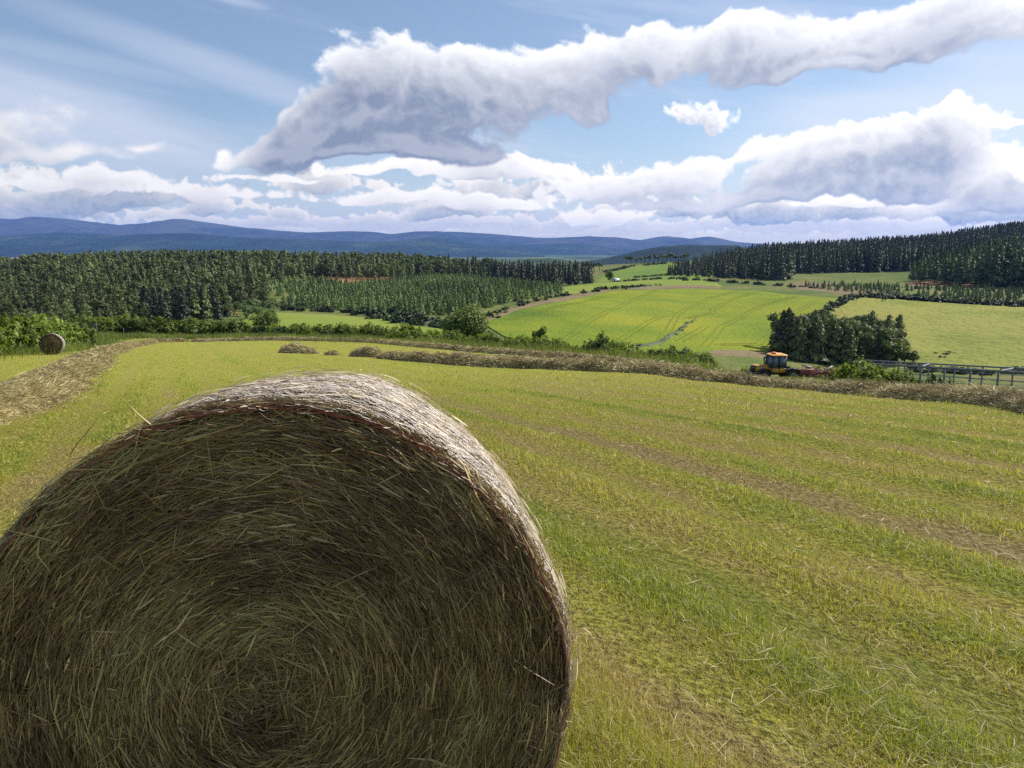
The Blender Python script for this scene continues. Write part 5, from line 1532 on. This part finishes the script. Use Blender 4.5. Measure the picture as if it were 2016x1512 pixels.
def cow_mesh():
    """one cow, built as a single skinned body, facing +X, about 2.2 m long"""
    v = [(0, 0, 1.05), (.55, 0, 1.10), (-.55, 0, 1.10), (.95, 0, 1.22), (1.25, 0, 1.02), (1.50, 0, .86), (-.85, 0, 1.18), (-.95, 0, .7), (1.18, .16, 1.12), (1.18, -.16, 1.12)]
    r = [.40, .36, .37, .22, .17, .10, .16, .03, .04, .04]
    ed = [(0, 1), (0, 2), (1, 3), (3, 4), (4, 5), (2, 6), (6, 7), (4, 8), (4, 9)]
    for (x, b) in ((.52, 1), (-.58, 2)):
        for s in (-.2, .2):
            i = len(v); v += [(x, s, .72), (x + .03, s, .38), (x, s, .03)]; r += [.15, .075, .06]; ed += [(b, i), (i, i + 1), (i + 1, i + 2)]
    me = bpy.data.meshes.new('cow'); me.from_pydata(v, ed, [])
    ob = bpy.data.objects.new('cow', me); COL.objects.link(ob)
    ob.modifiers.new('skin', 'SKIN')
    for k, sv in enumerate(me.skin_vertices[0].data): sv.radius = (r[k], r[k])
    me.skin_vertices[0].data[0].use_root = True
    ob.modifiers.new('sub', 'SUBSURF').levels = 1
    dg = bpy.context.evaluated_depsgraph_get(); dg.update()
    out = bpy.data.meshes.new_from_object(ob.evaluated_get(dg)); out.name = 'cow'
    bpy.data.objects.remove(ob)
    out.materials.clear(); out.materials.append(plain('black_hide', (.020, .016, .014), .7, .2, vary=.4))
    out.polygons.foreach_set('use_smooth', np.ones(len(out.polygons), bool))
    return out


def small_things():
    me = cow_mesh()
    for px, Y, rz, lab in ((1729, 318, .1, 'black cow grazing lowest of the four in the pasture'), (1746, 336, 3.0, 'black cow standing highest on the pasture'), (1770, 328, 1.2, 'black cow second from the right in the pasture'), (1790, 325, .8, 'black cow furthest right in the pasture')):
        o = bpy.data.objects.new('cow', me); x = colx(px, Y)
        link(o, None, (x, Y, gz1(x, Y) + .26), rz, 1.15); tag(o, lab, 'cow')
    # small white house
    Y = 516; x = colx(1208, Y)
    e = empty('house', (x, Y, gz1(x, Y)), .35); e.scale = (.62, .62, .62)
    tag(e, 'tiny white house beside a round tree on the green hillside', 'house')
    wl = plain('white_harling', (.78, .77, .74), .8, .2, vary=.1); rf = plain('slate_roof', (.42, .43, .45), .6, .3, vary=.2); gl = plain('dark_window', (.04, .05, .06), .2, .6)
    g = Geo(); g.box((0, 0, 1.2), (7, 4.4, 3.0)); g.add([(-3.5, -2.2, 2.7), (-3.5, 2.2, 2.7), (-3.5, 0, 4.3), (3.5, -2.2, 2.7), (3.5, 2.2, 2.7), (3.5, 0, 4.3)], None, [(0, 2, 1), (3, 4, 5)]); g.obj('wall', [wl], e)
    for s in (-1, 1):
        a = math.atan2(1.6, 2.2)
        g = Geo(); V = [(-3.8, s * 2.5, 2.5), (3.8, s * 2.5, 2.5), (3.8, 0, 4.34), (-3.8, 0, 4.34), (-3.8, s * 2.5, 2.66), (3.8, s * 2.5, 2.66), (3.8, 0, 4.5), (-3.8, 0, 4.5)]
        g.add(V, [(0, 1, 2, 3), (4, 7, 6, 5), (0, 4, 5, 1), (1, 5, 6, 2), (3, 2, 6, 7), (0, 3, 7, 4)]); g.obj('roof', [rf], e)
    for xx in (-2.0, 2.0):
        g = Geo(); g.box((xx, -2.22, 1.7), (1.0, .08, 1.1)); g.obj('window', [gl], e)
    g = Geo(); g.box((0, -2.22, 1.1), (.95, .08, 2.0)); g.obj('door', [gl], e)
    g = Geo(); g.box((3.0, 0, 4.7), (.5, .7, 1.1), bev=.05); g.obj('chimney', [wl], e)
    # gate at the far left corner
    Y = 93; x0, x1 = colx(146, Y), colx(194, Y)
    x = (x0 + x1) / 2; w = (x1 - x0)
    e = empty('field_gate', (x, Y, gz1(x, Y) + .1), .12)
    tag(e, 'dark barred metal field gate in the hedge gap at the left', 'gate')
    st = plain('dark_gate_steel', (.05, .055, .06), .5, .4, vary=.3); wd = plain('weathered_post', (.12, .10, .08), .9, .1, vary=.4)
    g = Geo()
    for z in (.25, .5, .75, 1.0, 1.3): g.tube([(-w / 2 + .1, 0, z), (w / 2 - .1, 0, z)], .03, 6)
    g.obj('bars', [st], e)
    g = Geo()
    for xx in (-w / 2 + .1, 0, w / 2 - .1): g.tube([(xx, .035, .2), (xx, .035, 1.33)], .035, 6)
    g.tube([(-w / 2 + .1, .06, .25), (w / 2 - .1, .06, 1.3)], .025, 6); g.obj('gate_frame', [st], e)
    for xx in (-w / 2 - .12, w / 2 + .12):
        g = Geo(); g.tube([(xx, 0, -.3), (xx + .01, 0, .7), (xx, .01, 1.5)], [.09, .085, .08], 8); g.obj('gate_post', [wd], e)
    # fence posts under the left hedge and along the verge
    rs = R(4)
    for i, (px, Y) in enumerate([(18, 45.5), (30, 47), (46, 48.5), (62, 50), (78, 52), (122, 58), (136, 61), (250, 93), (390, 95)]):
        x = colx(px, Y)
        g = Geo(); g.tube([(0, 0, -.2), (rs.normal(0, .02), 0, .6), (rs.normal(0, .04), 0, 1.25)], [.06, .055, .05], 7)
        o = g.obj('fence_post', [wd], None, (x, Y, gz1(x, Y)))
        tag(o, 'weathered wooden fence post below the left hedge' if i < 7 else ('weathered fence post in the verge right of the gate' if i == 7 else 'weathered fence post in the verge below the far hedge'), 'fence post', 'fence posts below the left hedge' if i < 7 else None)


def content():
    plants_materials(); hay_materials()
    bales(); windrows(); grass()
    trees_and_bushes(); woods(); tussocks()
    tractor(); steel_pen(); small_things()



make_world()
sun_and_camera()
setting_materials()
ground()
hills()
content()
haze()
